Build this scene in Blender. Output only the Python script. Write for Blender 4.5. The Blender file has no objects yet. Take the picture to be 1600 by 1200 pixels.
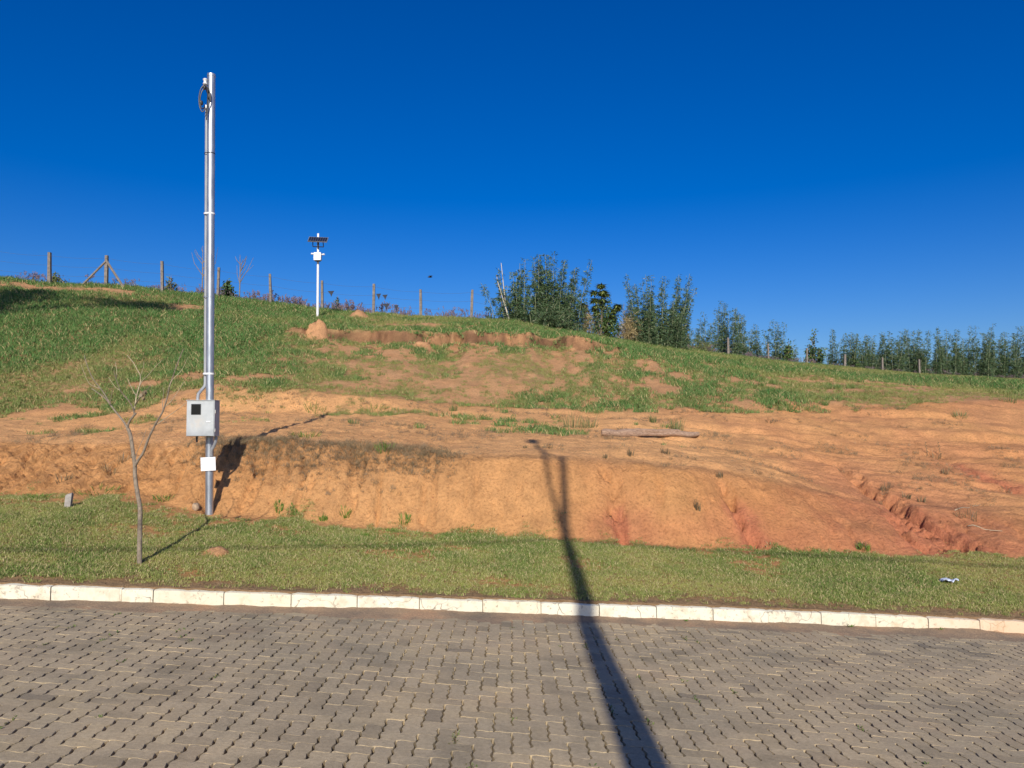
import bpy, math, random
import numpy as np
from mathutils import Vector, Matrix

random.seed(7)
rng = np.random.default_rng(7)
scene = bpy.context.scene
C = scene.collection
R = math.radians

# ------------------------------------------------------------------ camera
F = 1200.0                      # focal length in pixels of a 1600 px wide picture
CAMZ = 2.05
PITCH = math.atan(60.0 / F)
cam_d = bpy.data.cameras.new('camera')
cam_d.sensor_fit = 'HORIZONTAL'
cam_d.sensor_width = 36.0
cam_d.lens = 36.0 * F / 1600.0
cam_d.clip_start = 0.05
cam_d.clip_end = 4000
cam = bpy.data.objects.new('camera', cam_d)
C.objects.link(cam)
cam.location = (0, 0, CAMZ)
cam.rotation_euler = (R(90) + PITCH, 0, 0)
scene.camera = cam

# ------------------------------------------------------------------ sky and sun
SUN_EL = R(29.5)
world = bpy.data.worlds.new('World')
scene.world = world
world.use_nodes = True
wn = world.node_tree
wn.nodes.clear()
sky = wn.nodes.new('ShaderNodeTexSky')
sky.sky_type = 'NISHITA'
sky.sun_disc = False
sky.sun_elevation = SUN_EL
sky.sun_rotation = R(180)
sky.altitude = 700
sky.air_density = 1.0
sky.dust_density = 2.0
sky.ozone_density = 6.0
hs = wn.nodes.new('ShaderNodeHueSaturation')
hs.inputs['Hue'].default_value = 0.516
hs.inputs['Saturation'].default_value = 1.34
hs.inputs['Value'].default_value = 1.09
bg = wn.nodes.new('ShaderNodeBackground')
bg.inputs['Strength'].default_value = 0.10
wo = wn.nodes.new('ShaderNodeOutputWorld')
wn.links.new(sky.outputs[0], hs.inputs['Color'])
wn.links.new(hs.outputs[0], bg.inputs['Color'])
wn.links.new(bg.outputs[0], wo.inputs['Surface'])

sun_d = bpy.data.lights.new('sun', 'SUN')
sun_d.energy = 4.8
sun_d.angle = R(0.53)
sun_d.color = (1.0, 0.94, 0.85)
sun = bpy.data.objects.new('sun', sun_d)
C.objects.link(sun)
sun.location = (0, -20, 30)
sun.rotation_euler = (R(90) - SUN_EL, 0, 0)

vs = scene.view_settings
vs.view_transform = 'Standard'
vs.look = 'None'
vs.exposure = 0.0
vs.gamma = 1.0
vs.use_curve_mapping = False
scene.cycles.max_bounces = 5
scene.cycles.diffuse_bounces = 3
scene.cycles.use_adaptive_sampling = True

# ------------------------------------------------------------------ helpers
CP, SP = math.cos(PITCH), math.sin(PITCH)

def ray(px, py):
    u, v = (px - 800.0) / F, (600.0 - py) / F
    return np.array([u, CP - v * SP, SP + v * CP])

def P(px, py, D):
    r = ray(px, py)
    r = r * (D / r[1])
    return np.array([r[0], r[1], r[2] + CAMZ])

def hash2(ix, iy, seed):
    h = (ix.astype(np.int64) * 374761393 + iy.astype(np.int64) * 668265263 + seed * 982451653) & 0xffffffff
    h = ((h ^ (h >> 13)) * 1274126177) & 0xffffffff
    h = h ^ (h >> 16)
    return (h & 0xffff) / 65535.0

def vnoise(x, y, seed=0):
    x = np.asarray(x, float); y = np.asarray(y, float)
    ix = np.floor(x); iy = np.floor(y)
    fx = x - ix; fy = y - iy
    fx = fx * fx * fx * (fx * (fx * 6 - 15) + 10)
    fy = fy * fy * fy * (fy * (fy * 6 - 15) + 10)
    a = hash2(ix, iy, seed); b = hash2(ix + 1, iy, seed)
    c = hash2(ix, iy + 1, seed); d = hash2(ix + 1, iy + 1, seed)
    return (a + (b - a) * fx) * (1 - fy) + (c + (d - c) * fx) * fy

def fbm(x, y, octaves=4, seed=0, gain=0.5, lac=2.03):
    s = np.zeros(np.broadcast(np.asarray(x, float), np.asarray(y, float)).shape); amp = 1.0; tot = 0.0
    for k in range(octaves):
        s += amp * vnoise(x * lac ** k + 17.3 * k, y * lac ** k - 9.1 * k, seed + k)
        tot += amp
        amp *= gain
    return s / tot - 0.5          # about -0.5 .. 0.5

def sstep(e0, e1, x):
    t = np.clip((x - e0) / (e1 - e0), 0, 1)
    return t * t * (3 - 2 * t)

class MB:
    """collects simple shapes into one mesh"""
    def __init__(self):
        self.v = []; self.f = []
    def add(self, vs_, fs_):
        o = len(self.v)
        self.v += [tuple(map(float, p)) for p in vs_]
        self.f += [tuple(o + i for i in f) for f in fs_]
        return self
    def box(self, c, s, rot=None, bevel=0.0):
        hx, hy, hz = s[0] / 2, s[1] / 2, s[2] / 2
        if bevel <= 0:
            pts = [(sx * hx, sy * hy, sz * hz) for sz in (-1, 1) for sy in (-1, 1) for sx in (-1, 1)]
            fs_ = [(0, 2, 3, 1), (4, 5, 7, 6), (0, 1, 5, 4), (2, 6, 7, 3), (0, 4, 6, 2), (1, 3, 7, 5)]
        else:
            import bmesh
            bm = bmesh.new()
            bmesh.ops.create_cube(bm, size=1.0)
            for w in bm.verts:
                w.co = Vector((w.co.x * s[0], w.co.y * s[1], w.co.z * s[2]))
            bmesh.ops.bevel(bm, geom=list(bm.edges), offset=bevel, segments=2, affect='EDGES', profile=0.6)
            bm.verts.index_update()
            pts = [tuple(w.co) for w in bm.verts]
            fs_ = [tuple(w.index for w in f.verts) for f in bm.faces]
            bm.free()
        if rot is not None:
            pts = [tuple(rot @ Vector(p)) for p in pts]
        return self.add([(p[0] + c[0], p[1] + c[1], p[2] + c[2]) for p in pts], fs_)
    def tube(self, pts, rad, n=8, cap=True):
        pts = [Vector(p) for p in pts]
        m = len(pts)
        if not hasattr(rad, '__len__'):
            rad = [rad] * m
        vs_, fs_ = [], []
        up = None
        for i, p in enumerate(pts):
            t = (pts[min(i + 1, m - 1)] - pts[max(i - 1, 0)])
            t = t.normalized() if t.length > 1e-9 else Vector((0, 0, 1))
            if up is None:
                up = Vector((1, 0, 0)) if abs(t.x) < 0.9 else Vector((0, 1, 0))
            a = (up - t * up.dot(t)).normalized()
            b = t.cross(a)
            up = a
            for k in range(n):
                w = 2 * math.pi * k / n
                vs_.append(p + (a * math.cos(w) + b * math.sin(w)) * rad[i])
        for i in range(m - 1):
            for k in range(n):
                k2 = (k + 1) % n
                fs_.append((i * n + k, i * n + k2, (i + 1) * n + k2, (i + 1) * n + k))
        if cap:
            fs_.append(tuple(range(n - 1, -1, -1)))
            fs_.append(tuple((m - 1) * n + k for k in range(n)))
        return self.add(vs_, fs_)
    def mesh(self, name, mat, smooth=False):
        me = bpy.data.meshes.new(name)
        me.from_pydata(self.v, [], self.f)
        if mat is not None:
            me.materials.append(mat)
        if smooth:
            me.polygons.foreach_set('use_smooth', [True] * len(me.polygons))
        me.update()
        return me
    def build(self, name, mat, parent=None, smooth=False, loc=None):
        o = bpy.data.objects.new(name, self.mesh(name, mat, smooth))
        C.objects.link(o)
        if loc is not None:
            o.location = loc
        if parent is not None:
            o.parent = parent
        return o

def auto_smooth(o, ang=35):
    me = o.data
    me.polygons.foreach_set('use_smooth', [True] * len(me.polygons))
    if hasattr(me, 'set_sharp_from_angle'):
        me.set_sharp_from_angle(angle=R(ang))

def empty(name, loc, rz=0):
    o = bpy.data.objects.new(name, None)
    o.empty_display_size = 0.2
    C.objects.link(o)
    o.location = loc
    o.rotation_euler = (0, 0, rz)
    return o

def tag(o, label=None, cat=None, group=None, kind=None):
    if label: o['label'] = label
    if cat: o['category'] = cat
    if group: o['group'] = group
    if kind: o['kind'] = kind
    return o

# ------------------------------------------------------------------ materials
def new_mat(name):
    m = bpy.data.materials.new(name)
    m.use_nodes = True
    nt = m.node_tree
    nt.nodes.clear()
    out = nt.nodes.new('ShaderNodeOutputMaterial')
    b = nt.nodes.new('ShaderNodeBsdfPrincipled')
    nt.links.new(b.outputs[0], out.inputs['Surface'])
    return m, nt, b

def N(nt, t, **kw):
    n = nt.nodes.new(t)
    for k, v in kw.items():
        setattr(n, k, v)
    return n

def noise(nt, vec, scale, detail=4, rough=0.55):
    n = N(nt, 'ShaderNodeTexNoise')
    n.inputs['Scale'].default_value = scale
    n.inputs['Detail'].default_value = detail
    n.inputs['Roughness'].default_value = rough
    if vec is not None:
        nt.links.new(vec, n.inputs['Vector'])
    return n.outputs[0]

def ramp(nt, fac, stops):
    n = N(nt, 'ShaderNodeValToRGB')
    el = n.color_ramp.elements
    while len(el) < len(stops):
        el.new(0.5)
    for e, (p, c) in zip(el, stops):
        e.position = p
        e.color = tuple(c) + (1,) if len(c) == 3 else c
    nt.links.new(fac, n.inputs[0])
    return n.outputs[0]

def mix(nt, a, b, fac, mode='MIX'):
    n = N(nt, 'ShaderNodeMix', data_type='RGBA', blend_type=mode)
    for val, sock in ((a, n.inputs[6]), (b, n.inputs[7])):
        if isinstance(val, (tuple, list)):
            sock.default_value = tuple(val) + (1,)
        else:
            nt.links.new(val, sock)
    if isinstance(fac, (int, float)):
        n.inputs[0].default_value = fac
    else:
        nt.links.new(fac, n.inputs[0])
    return n.outputs[2]

def mrange(nt, v, a, b, c, d):
    n = N(nt, 'ShaderNodeMapRange')
    n.inputs[1].default_value = a; n.inputs[2].default_value = b
    n.inputs[3].default_value = c; n.inputs[4].default_value = d
    nt.links.new(v, n.inputs[0])
    return n.outputs[0]

def bump(nt, b, h, strength=0.5, dist=0.02):
    n = N(nt, 'ShaderNodeBump')
    n.inputs['Strength'].default_value = strength
    n.inputs['Distance'].default_value = dist
    nt.links.new(h, n.inputs['Height'])
    nt.links.new(n.outputs[0], b.inputs['Normal'])

def simple(name, col, rough=0.6, metal=0.0, var=0.15, scale=8.0, bmp=0.0):
    m, nt, b = new_mat(name)
    tc = N(nt, 'ShaderNodeTexCoord').outputs['Object']
    n = noise(nt, tc, scale, 5)
    lo = tuple(c * (1 - var) for c in col); hi = tuple(min(1, c * (1 + var)) for c in col)
    nt.links.new(ramp(nt, n, [(0.3, lo), (0.7, hi)]), b.inputs['Base Color'])
    b.inputs['Roughness'].default_value = rough
    b.inputs['Metallic'].default_value = metal
    if bmp:
        bump(nt, b, noise(nt, tc, scale * 4, 5), bmp, 0.01)
    return m

def ground_material():
    m, nt, b = new_mat('soil')
    pos = N(nt, 'ShaderNodeNewGeometry').outputs['Position']
    at = N(nt, 'ShaderNodeAttribute', attribute_name='Col')
    n1 = noise(nt, pos, 3.0, 6, 0.6)
    n2 = noise(nt, pos, 22.0, 6, 0.65)
    n3 = noise(nt, pos, 120.0, 3, 0.6)
    c = mix(nt, at.outputs['Color'], ramp(nt, n1, [(0.3, (0.80, 0.80, 0.80)), (0.7, (1.16, 1.14, 1.10))]), 1.0, 'MULTIPLY')
    c = mix(nt, c, ramp(nt, n2, [(0.28, (0.66, 0.64, 0.62)), (0.5, (1.0, 1.0, 1.0)), (0.75, (1.16, 1.16, 1.14))]), 1.0, 'MULTIPLY')
    c = mix(nt, c, ramp(nt, n3, [(0.30, (0.75, 0.72, 0.7)), (0.55, (1.04, 1.04, 1.04))]), 0.7, 'MULTIPLY')
    nt.links.new(c, b.inputs['Base Color'])
    b.inputs['Roughness'].default_value = 0.95
    b.inputs['Specular IOR Level'].default_value = 0.1
    add = N(nt, 'ShaderNodeMath', operation='ADD')
    nt.links.new(n2, add.inputs[0])
    mul = N(nt, 'ShaderNodeMath', operation='MULTIPLY')
    mul.inputs[1].default_value = 0.35
    nt.links.new(n3, mul.inputs[0])
    nt.links.new(mul.outputs[0], add.inputs[1])
    bump(nt, b, add.outputs[0], 0.9, 0.05)
    return m

def paver_material(name, per_object):
    m, nt, b = new_mat(name)
    geo = N(nt, 'ShaderNodeNewGeometry')
    pos = geo.outputs['Position']
    rnd = N(nt, 'ShaderNodeObjectInfo').outputs['Random'] if per_object else geo.outputs['Random Per Island']
    base = ramp(nt, rnd, [(0.0, (0.30, 0.245, 0.168)), (0.05, (0.415, 0.330, 0.208)), (0.35, (0.460, 0.368, 0.236)), (0.7, (0.485, 0.388, 0.247)), (0.94, (0.505, 0.404, 0.253)), (1.0, (0.53, 0.415, 0.25))])
    big = noise(nt, pos, 0.7, 3)
    base = mix(nt, base, ramp(nt, big, [(0.35, (0.84, 0.85, 0.86)), (0.65, (1.06, 1.03, 1.0))]), 1.0, 'MULTIPLY')
    n2 = noise(nt, pos, 38.0, 5, 0.7)
    base = mix(nt, base, ramp(nt, n2, [(0.3, (0.80, 0.79, 0.78)), (0.7, (1.12, 1.12, 1.12))]), 1.0, 'MULTIPLY')
    n3 = noise(nt, pos, 260.0, 2, 0.6)
    base = mix(nt, base, ramp(nt, n3, [(0.3, (0.8, 0.8, 0.8)), (0.7, (1.12, 1.12, 1.12))]), 1.0, 'MULTIPLY')
    # worn and stained areas of the carriageway
    st_ = ramp(nt, noise(nt, pos, 1.9, 5, 0.6), [(0.32, (0.74, 0.75, 0.76)), (0.5, (1.0, 1.0, 1.0)), (0.68, (1.08, 1.06, 1.0))])
    base = mix(nt, base, st_, 1.0, 'MULTIPLY')
    # reddish dust trodden over some stones
    dust = ramp(nt, noise(nt, pos, 0.9, 4), [(0.55, (0, 0, 0)), (0.75, (0.5, 0.5, 0.5))])
    base = mix(nt, base, (0.44, 0.31, 0.19), dust)
    nt.links.new(base, b.inputs['Base Color'])
    b.inputs['Roughness'].default_value = 0.9
    b.inputs['Specular IOR Level'].default_value = 0.2
    bump(nt, b, n2, 0.5, 0.006)
    return m

def grass_material(name, lush, mid, dry):
    """blade colour follows the patch it grows in (lush) and a chance of straw"""
    m, nt, b = new_mat(name)
    at = N(nt, 'ShaderNodeAttribute', attribute_name='lush', attribute_type='INSTANCER')
    rnd = N(nt, 'ShaderNodeObjectInfo').outputs['Random']
    c = mix(nt, mid, lush, at.outputs['Fac'])
    c = mix(nt, c, ramp(nt, rnd, [(0.0, (0.72, 0.78, 0.7)), (1.0, (1.25, 1.2, 1.15))]), 1.0, 'MULTIPLY')
    ga = N(nt, 'ShaderNodeAttribute', attribute_name='straw')
    c = mix(nt, c, dry, ga.outputs['Fac'])
    nt.links.new(c, b.inputs['Base Color'])
    b.inputs['Roughness'].default_value = 0.65
    b.inputs['Specular IOR Level'].default_value = 0.25
    return m

def leaf_material(name, dark, light, dry=None):
    m, nt, b = new_mat(name)
    rnd = N(nt, 'ShaderNodeNewGeometry').outputs['Random Per Island']
    stops = [(0.0, dark), (0.8, light)]
    if dry:
        stops += [(0.93, light), (0.97, dry)]
    nt.links.new(ramp(nt, rnd, stops), b.inputs['Base Color'])
    b.inputs['Roughness'].default_value = 0.5
    b.inputs['Specular IOR Level'].default_value = 0.3
    return m

M = {}
M['soil'] = ground_material()
M['paver'] = paver_material('concrete_paver', True)
M['paver_far'] = paver_material('concrete_paver_field', False)
M['lawn'] = grass_material('lawn_blades', (0.105, 0.185, 0.028), (0.265, 0.285, 0.070), (0.50, 0.40, 0.20))
M['hill'] = grass_material('pasture_blades', (0.052, 0.160, 0.032), (0.220, 0.232, 0.062), (0.46, 0.36, 0.17))
M['drygrass'] = grass_material('dead_blades', (0.20, 0.15, 0.08), (0.17, 0.12, 0.075), (0.30, 0.21, 0.12))
M['tall'] = grass_material('seeding_blades', (0.09, 0.13, 0.04), (0.13, 0.13, 0.05), (0.17, 0.12, 0.13))
M['weed'] = leaf_material('weed_leaf', (0.07, 0.11, 0.03), (0.16, 0.18, 0.06), (0.3, 0.22, 0.1))
M['deadweed'] = leaf_material('dead_weed', (0.10, 0.075, 0.04), (0.22, 0.16, 0.08))
M['greenweed'] = leaf_material('green_weed', (0.06, 0.14, 0.015), (0.13, 0.22, 0.03))
M['bamboo'] = leaf_material('bamboo_leaf', (0.028, 0.060, 0.028), (0.100, 0.155, 0.062), (0.25, 0.25, 0.14))
M['cane'] = simple('bamboo_cane', (0.22, 0.25, 0.13), 0.5, 0, 0.3, 3)
M['deadcane'] = simple('dead_bamboo_cane', (0.50, 0.45, 0.36), 0.6, 0, 0.3, 3)
M['bush'] = leaf_material('bush_leaf', (0.025, 0.055, 0.018), (0.09, 0.15, 0.04), (0.28, 0.26, 0.08))
M['paleplant'] = leaf_material('pale_leaf', (0.08, 0.14, 0.04), (0.30, 0.34, 0.10))
M['straw'] = leaf_material('straw', (0.20, 0.15, 0.07), (0.40, 0.31, 0.15))
M['bark'] = simple('bark', (0.24, 0.19, 0.135), 0.9, 0, 0.35, 30, 0.5)
M['twig'] = simple('twig', (0.42, 0.34, 0.22), 0.9, 0, 0.3, 20)
M['post'] = simple('fence_post_concrete', (0.20, 0.17, 0.14), 0.9, 0, 0.3, 9, 0.4)
M['wire'] = simple('wire', (0.16, 0.15, 0.14), 0.6, 0.4, 0.1)
M['black'] = simple('black_plastic', (0.012, 0.012, 0.013), 0.45, 0, 0.2)
M['white'] = simple('white_paint', (0.80, 0.80, 0.78), 0.4, 0, 0.05)
M['pvc'] = simple('grey_conduit', (0.30, 0.31, 0.32), 0.5, 0, 0.12)
M['concrete'] = simple('stake_concrete', (0.34, 0.31, 0.27), 0.95, 0, 0.25, 20, 0.5)
# ------------------------------------------------------------------ terrain
TH = math.atan(0.1228)                     # the kerb runs 7 degrees off square
E1 = np.array([math.cos(TH), math.sin(TH)])
E2 = np.array([-math.sin(TH), math.cos(TH)])
K0 = 8.1                                   # metres to the kerb foot straight ahead
KH = 0.15

def st(X, Y):
    return X * E1[0] + (Y - K0) * E1[1], X * E2[0] + (Y - K0) * E2[1]
def xy(s, t):
    return s * E1[0] + t * E2[0], K0 + s * E1[1] + t * E2[1]

kx = [-60, 0, 200, 400, 600, 800, 1000, 1200, 1400, 1600, 1660]
ky = [937, 940, 946, 951, 956, 962, 968.5, 976, 984, 993, 996]
ks, kz = [], []
for a, b_ in zip(kx, ky):
    D = K0 / (1 - (a - 800) / F * 0.1228)
    p = P(a, b_, D)
    ks.append(st(p[0], p[1])[0]); kz.append(p[2])
kfit = np.polyfit(ks, kz, 3)
s_lo, s_hi = -7.0, 8.0
def zkerb(s):
    s = np.asarray(s, float)
    sc = np.clip(s, s_lo, s_hi)
    z = np.polyval(kfit, sc)
    d = s - sc
    return z - 0.066 * 60 * np.tanh(d / 60)
def zroad(X, Y):
    s, t = st(np.asarray(X, float), np.asarray(Y, float))
    w = np.clip(-t, 0, 10.5)
    return zkerb(s) + 0.03 * np.minimum(w, 5.0) - 0.03 * np.maximum(w - 5.5, 0)

cols = [0, 200, 330, 450, 600, 700, 860, 1000, 1100, 1200, 1300, 1400, 1500, 1600]
def contour(ys_, ds, cs=cols, ext=True, slope=-0.06, k=1.085):
    pts = np.array([P(c, y, d * k) for c, y, d in zip(cs, ys_, ds)])
    pts = pts[np.argsort(pts[:, 0])]
    if ext:
        a, b_ = pts[0], pts[-1]
        pts = np.vstack([[a[0] - 45, a[1], a[2] - slope * 45], pts, [b_[0] + 45, b_[1], b_[2] + slope * 45]])
    return pts
cG = contour([772, 772, 803, 810, 825, 833, 843, 852, 857, 862, 864, 865, 868, 867],
             [10.9, 10.7, 10.5, 10.5, 10.5, 10.5, 10.5, 10.5, 10.5, 10.5, 10.5, 10.6, 10.6, 10.7])
cB = contour([692, 697, 692, 690, 703, 712, 715, 722, 735, 752, 778, 800, 812, 805],
             [13.6, 12.9, 11.6, 11.55, 11.5, 11.42, 11.42, 11.5, 11.6, 11.8, 12.0, 12.0, 12.0, 12.2])
cE = contour([678, 668, 641, 643, 648, 655, 668, 672, 680, 690, 700, 706, 708, 706],
             [17, 18, 20.2, 20.2, 20, 19.5, 18.5, 18, 18, 18, 18, 18, 18, 18], k=1)
cD = contour([655, 640, 606, 609, 622, 636, 641, 641, 637, 637, 636, 633, 628, 622],
             [19.5, 20, 20.8, 20.9, 21, 21.5, 21.5, 21.5, 21.5, 21.5, 22, 22, 22.5, 22.5], k=1)
cs_ = [0, 200, 400, 490, 600, 700, 800, 900, 1010, 1200, 1400, 1600]
cF = contour([500, 512, 522, 528, 534, 537, 540, 546, 556, 582, 600, 604], [29, 29.5, 29.8, 29.8, 29.8, 29.8, 29.8, 29.8, 29.8, 32, 33, 34], cs_, k=1)
cS = contour([497, 509, 519, 513, 514, 518, 522, 529, 553, 580.5, 599, 603], [29.4, 29.9, 30.05, 30.05, 30.05, 30.05, 30.05, 30.05, 30.05, 32.4, 33.4, 34.4], cs_, k=1)
cr = [0, 80, 200, 300, 400, 500, 600, 700, 800, 900, 1000, 1100, 1200, 1300, 1400, 1500, 1600]
ridge_D = [39, 39.3, 40, 40.5, 41, 41.5, 42.3, 43, 44, 47, 50, 53.5, 57, 60, 63, 66, 69]
cR = contour([436, 441, 449, 459, 471, 486, 492, 497, 503, 519, 538, 550, 563, 575, 583, 589, 593], ridge_D, cr, k=1)

def cval(c, X, seed, amp, scale=1.3):
    Y = np.interp(X, c[:, 0], c[:, 1])
    z = np.interp(X, c[:, 0], c[:, 2])
    return Y + amp * 2 * fbm(np.asarray(X) * scale, np.asarray(X) * 0 + seed, 3, seed), z

def spaced(lo, hi, step, grow, smax, end, sign):
    out = []; p = hi if sign > 0 else lo; s = step
    while abs(p) < end if sign < 0 else p < end:
        s = min(s * grow, smax if (abs(p) < 75) else 1e9)
        p += sign * s
        out.append(p)
    return out
xf = np.arange(-8.6, 9.8, 0.042)
XS = np.array(sorted(spaced(-8.6, 9.8, 0.042, 1.05, 0.33, 900, -1)) + list(xf) + spaced(-8.6, xf[-1], 0.042, 1.05, 0.33, 900, 1))
yf = np.arange(7.0, 18.2, 0.042)
YS = np.array(sorted(spaced(7.0, 18, 0.08, 1.12, 1.0, 300, -1)) + list(yf) + spaced(7, yf[-1], 0.042, 1.03, 0.28, 1500, 1))
YS = np.array(sorted(set(np.round(np.concatenate([YS[(YS < 29.1) | (YS > 30.95)], np.arange(29.1, 31.0, 0.085)]), 4))))
GX, GY = np.meshgrid(XS, YS)                    # rows along Y

def base_height(X, Y):
    s, t = st(X, Y)
    kb_y = K0 + 0.1228 * X + 0.14
    kb_z = zkerb(X / E1[0]) + KH + 0.01
    knots = [(kb_y, kb_z)]
    for c, sd, am in ((cG, 1, 0.07), (cB, 2, 0.10), (cE, 3, 0.15), (cD, 4, 0.2), (cF, 5, 0.85), (cS, 5, 0.85), (cR, 6, 0.0)):
        y, z = cval(c, X, sd, am)
        y = np.maximum(y, knots[-1][0] + 0.03)
        knots.append((y, z))
    yr, zr = knots[-1]
    knots.append((yr + 14, zr - 1.3))
    knots.append((yr + 1500, zr - 60))
    Z = np.where(Y < knots[0][0], knots[0][1], 0.0)
    for (y0, z0), (y1, z1) in zip(knots[:-1], knots[1:]):
        m_ = (Y >= y0) & (Y < y1)
        f = np.clip((Y - y0) / (y1 - y0), 0, 1)
        Z = np.where(m_, z0 + (z1 - z0) * f, Z)
    Z = np.where(Y >= knots[-1][0], knots[-1][1], Z)
    return Z, knots

Z0, KN = base_height(GX, GY)

def smooth_axis(A, n, axis):
    k = np.hanning(2 * n + 3)[1:-1]; k /= k.sum()
    pad = [(0, 0), (0, 0)]; pad[axis] = (n, n)
    B = np.pad(A, pad, mode='edge')
    out = np.zeros_like(A)
    for i, w in enumerate(k):
        out += w * (B[i:i + A.shape[0], :] if axis == 0 else B[:, i:i + A.shape[1]])
    return out
Zs = smooth_axis(smooth_axis(Z0, 3, 0), 4, 1)
Zr = smooth_axis(smooth_axis(Z0, 10, 0), 8, 1)
wr = sstep(-1.0, 3.0, GX) * sstep(0.35, 0.9, GY - KN[1][0])
Zs = np.where(GY < 18, Zs * (1 - wr) + Zr * wr, Zs)
far = GY > 27
Zs = np.where(far, smooth_axis(smooth_axis(Z0, 1, 0), 2, 1), Zs)

yK, yG, yB, yE, yD, yF, yS, yR = [k[0] for k in KN[:8]]
inside = GY > yK
# zone weights
w_bank = sstep(-0.15, 0.25, GY - yG) * (1 - sstep(-0.1, 0.5, GY - yB))
w_dirt = sstep(-0.1, 0.3, GY - yG) * (1 - sstep(-0.2, 0.6, GY - yD))
w_terr = np.clip(w_dirt - w_bank, 0, 1)
w_hill = sstep(-0.2, 0.6, GY - yD)
w_lawn = (GY > yK) * (1 - sstep(-0.15, 0.15, GY - yG))
nearx = (np.abs(GX) < 30)
left = 1 - sstep(-2.0, 0.2, GX)                 # the bank is rougher to the left
rough = 0.35 + 0.65 * left
H = Zs.copy()
H += w_lawn * 0.05 * fbm(GX * 1.2, GY * 1.2, 3, 21)
# bank: clods, overhung roots and vertical rills
H += w_bank * rough * 0.17 * fbm(GX * 2.4, GY * 2.4, 5, 31, 0.6)
H += w_bank * 0.16 * fbm(GX * 0.7, GY * 0.7, 3, 33)
rill = np.abs(fbm(GX * 3.2 + 0.5 * fbm(GX * 2, GY * 2, 2, 37), GY * 0.5, 3, 35)) * 2
H -= w_bank * rough * 0.12 * sstep(0.0, 0.16, 0.16 - rill)
crumb = np.abs(fbm(GX * 4.5, GY * 4.5, 4, 36, 0.6)) * 2
H -= (w_bank * (0.45 + 0.55 * left) + 0.10 * w_terr) * 0.055 * (1 - sstep(0.0, 0.22, crumb))
H += (w_bank * (0.5 + 0.5 * left) + 0.25 * w_terr) * 0.04 * fbm(GX * 9, GY * 9, 2, 38, 0.6)
slump = sstep(-0.05, 0.55, GY - yG) * (1 - sstep(0.35, 1.1, GY - yG))
H += slump * 0.16 * np.clip(fbm(GX * 1.3, GX * 0 + 4.0, 4, 39) + 0.05, 0, 1) * 2
# terrace: shallow graded furrows and clods
H += w_terr * 0.14 * fbm(GX * 0.8, GY * 1.0, 4, 41)
furrow = fbm(GX * 0.35 + GY * 0.16, (GY + 0.22 * GX) * 2.2, 3, 43)
H += w_terr * (0.10 * sstep(0, 4, GX) + 0.03) * furrow * 2.0
H += w_terr * (0.05 + 0.05 * left) * fbm(GX * 3.6, GY * 3.6, 4, 45, 0.6)
H += w_hill * (0.30 * fbm(GX * 0.35, GY * 0.35, 3, 51) + 0.14 * fbm(GX * 1.4, GY * 1.4, 3, 53))

# a map from pixel to ground, used to place things where the picture shows them
def zat(X, Y, A=None):
    A = H if A is None else A
    j = int(np.clip(np.searchsorted(XS, X) - 1, 0, len(XS) - 2))
    i = int(np.clip(np.searchsorted(YS, Y) - 1, 0, len(YS) - 2))
    fx = (X - XS[j]) / (XS[j + 1] - XS[j]); fy = (Y - YS[i]) / (YS[i + 1] - YS[i])
    return float((A[i, j] * (1 - fx) + A[i, j + 1] * fx) * (1 - fy) + (A[i + 1, j] * (1 - fx) + A[i + 1, j + 1] * fx) * fy)

def hit(px, py, d0=7.4, d1=85):
    r = ray(px, py); r = r / r[1]
    D = d0
    prev = None
    while D < d1:
        x, y, z = r[0] * D, D, CAMZ + r[2] * D
        e = z - zat(x, y)
        if e <= 0:
            if prev is not None:
                D0, e0 = prev
                D = D0 + (D - D0) * e0 / (e0 - e)
                x, y = r[0] * D, D
            return np.array([x, y, zat(x, y)])
        prev = (D, e)
        D += 0.03 if D < 20 else 0.1
    D = np.interp(px, cr, ridge_D)
    return np.array([r[0] * D, D, zat(r[0] * D, D)])

def seg_field(poly, wid):
    """distance field to a polyline given in world XY; returns 0..1 weight and position along it"""
    best = np.full(GX.shape, 1e9); al = np.zeros(GX.shape); n = len(poly) - 1
    for k in range(n):
        ax, ay = poly[k][:2]; bx, by = poly[k + 1][:2]
        dx, dy = bx - ax, by - ay
        L2 = dx * dx + dy * dy
        tt = np.clip(((GX - ax) * dx + (GY - ay) * dy) / L2, 0, 1)
        d = np.hypot(GX - ax - tt * dx, GY - ay - tt * dy)
        m_ = d < best
        best = np.where(m_, d, best); al = np.where(m_, (k + tt) / n, al)
    return best, al

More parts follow.
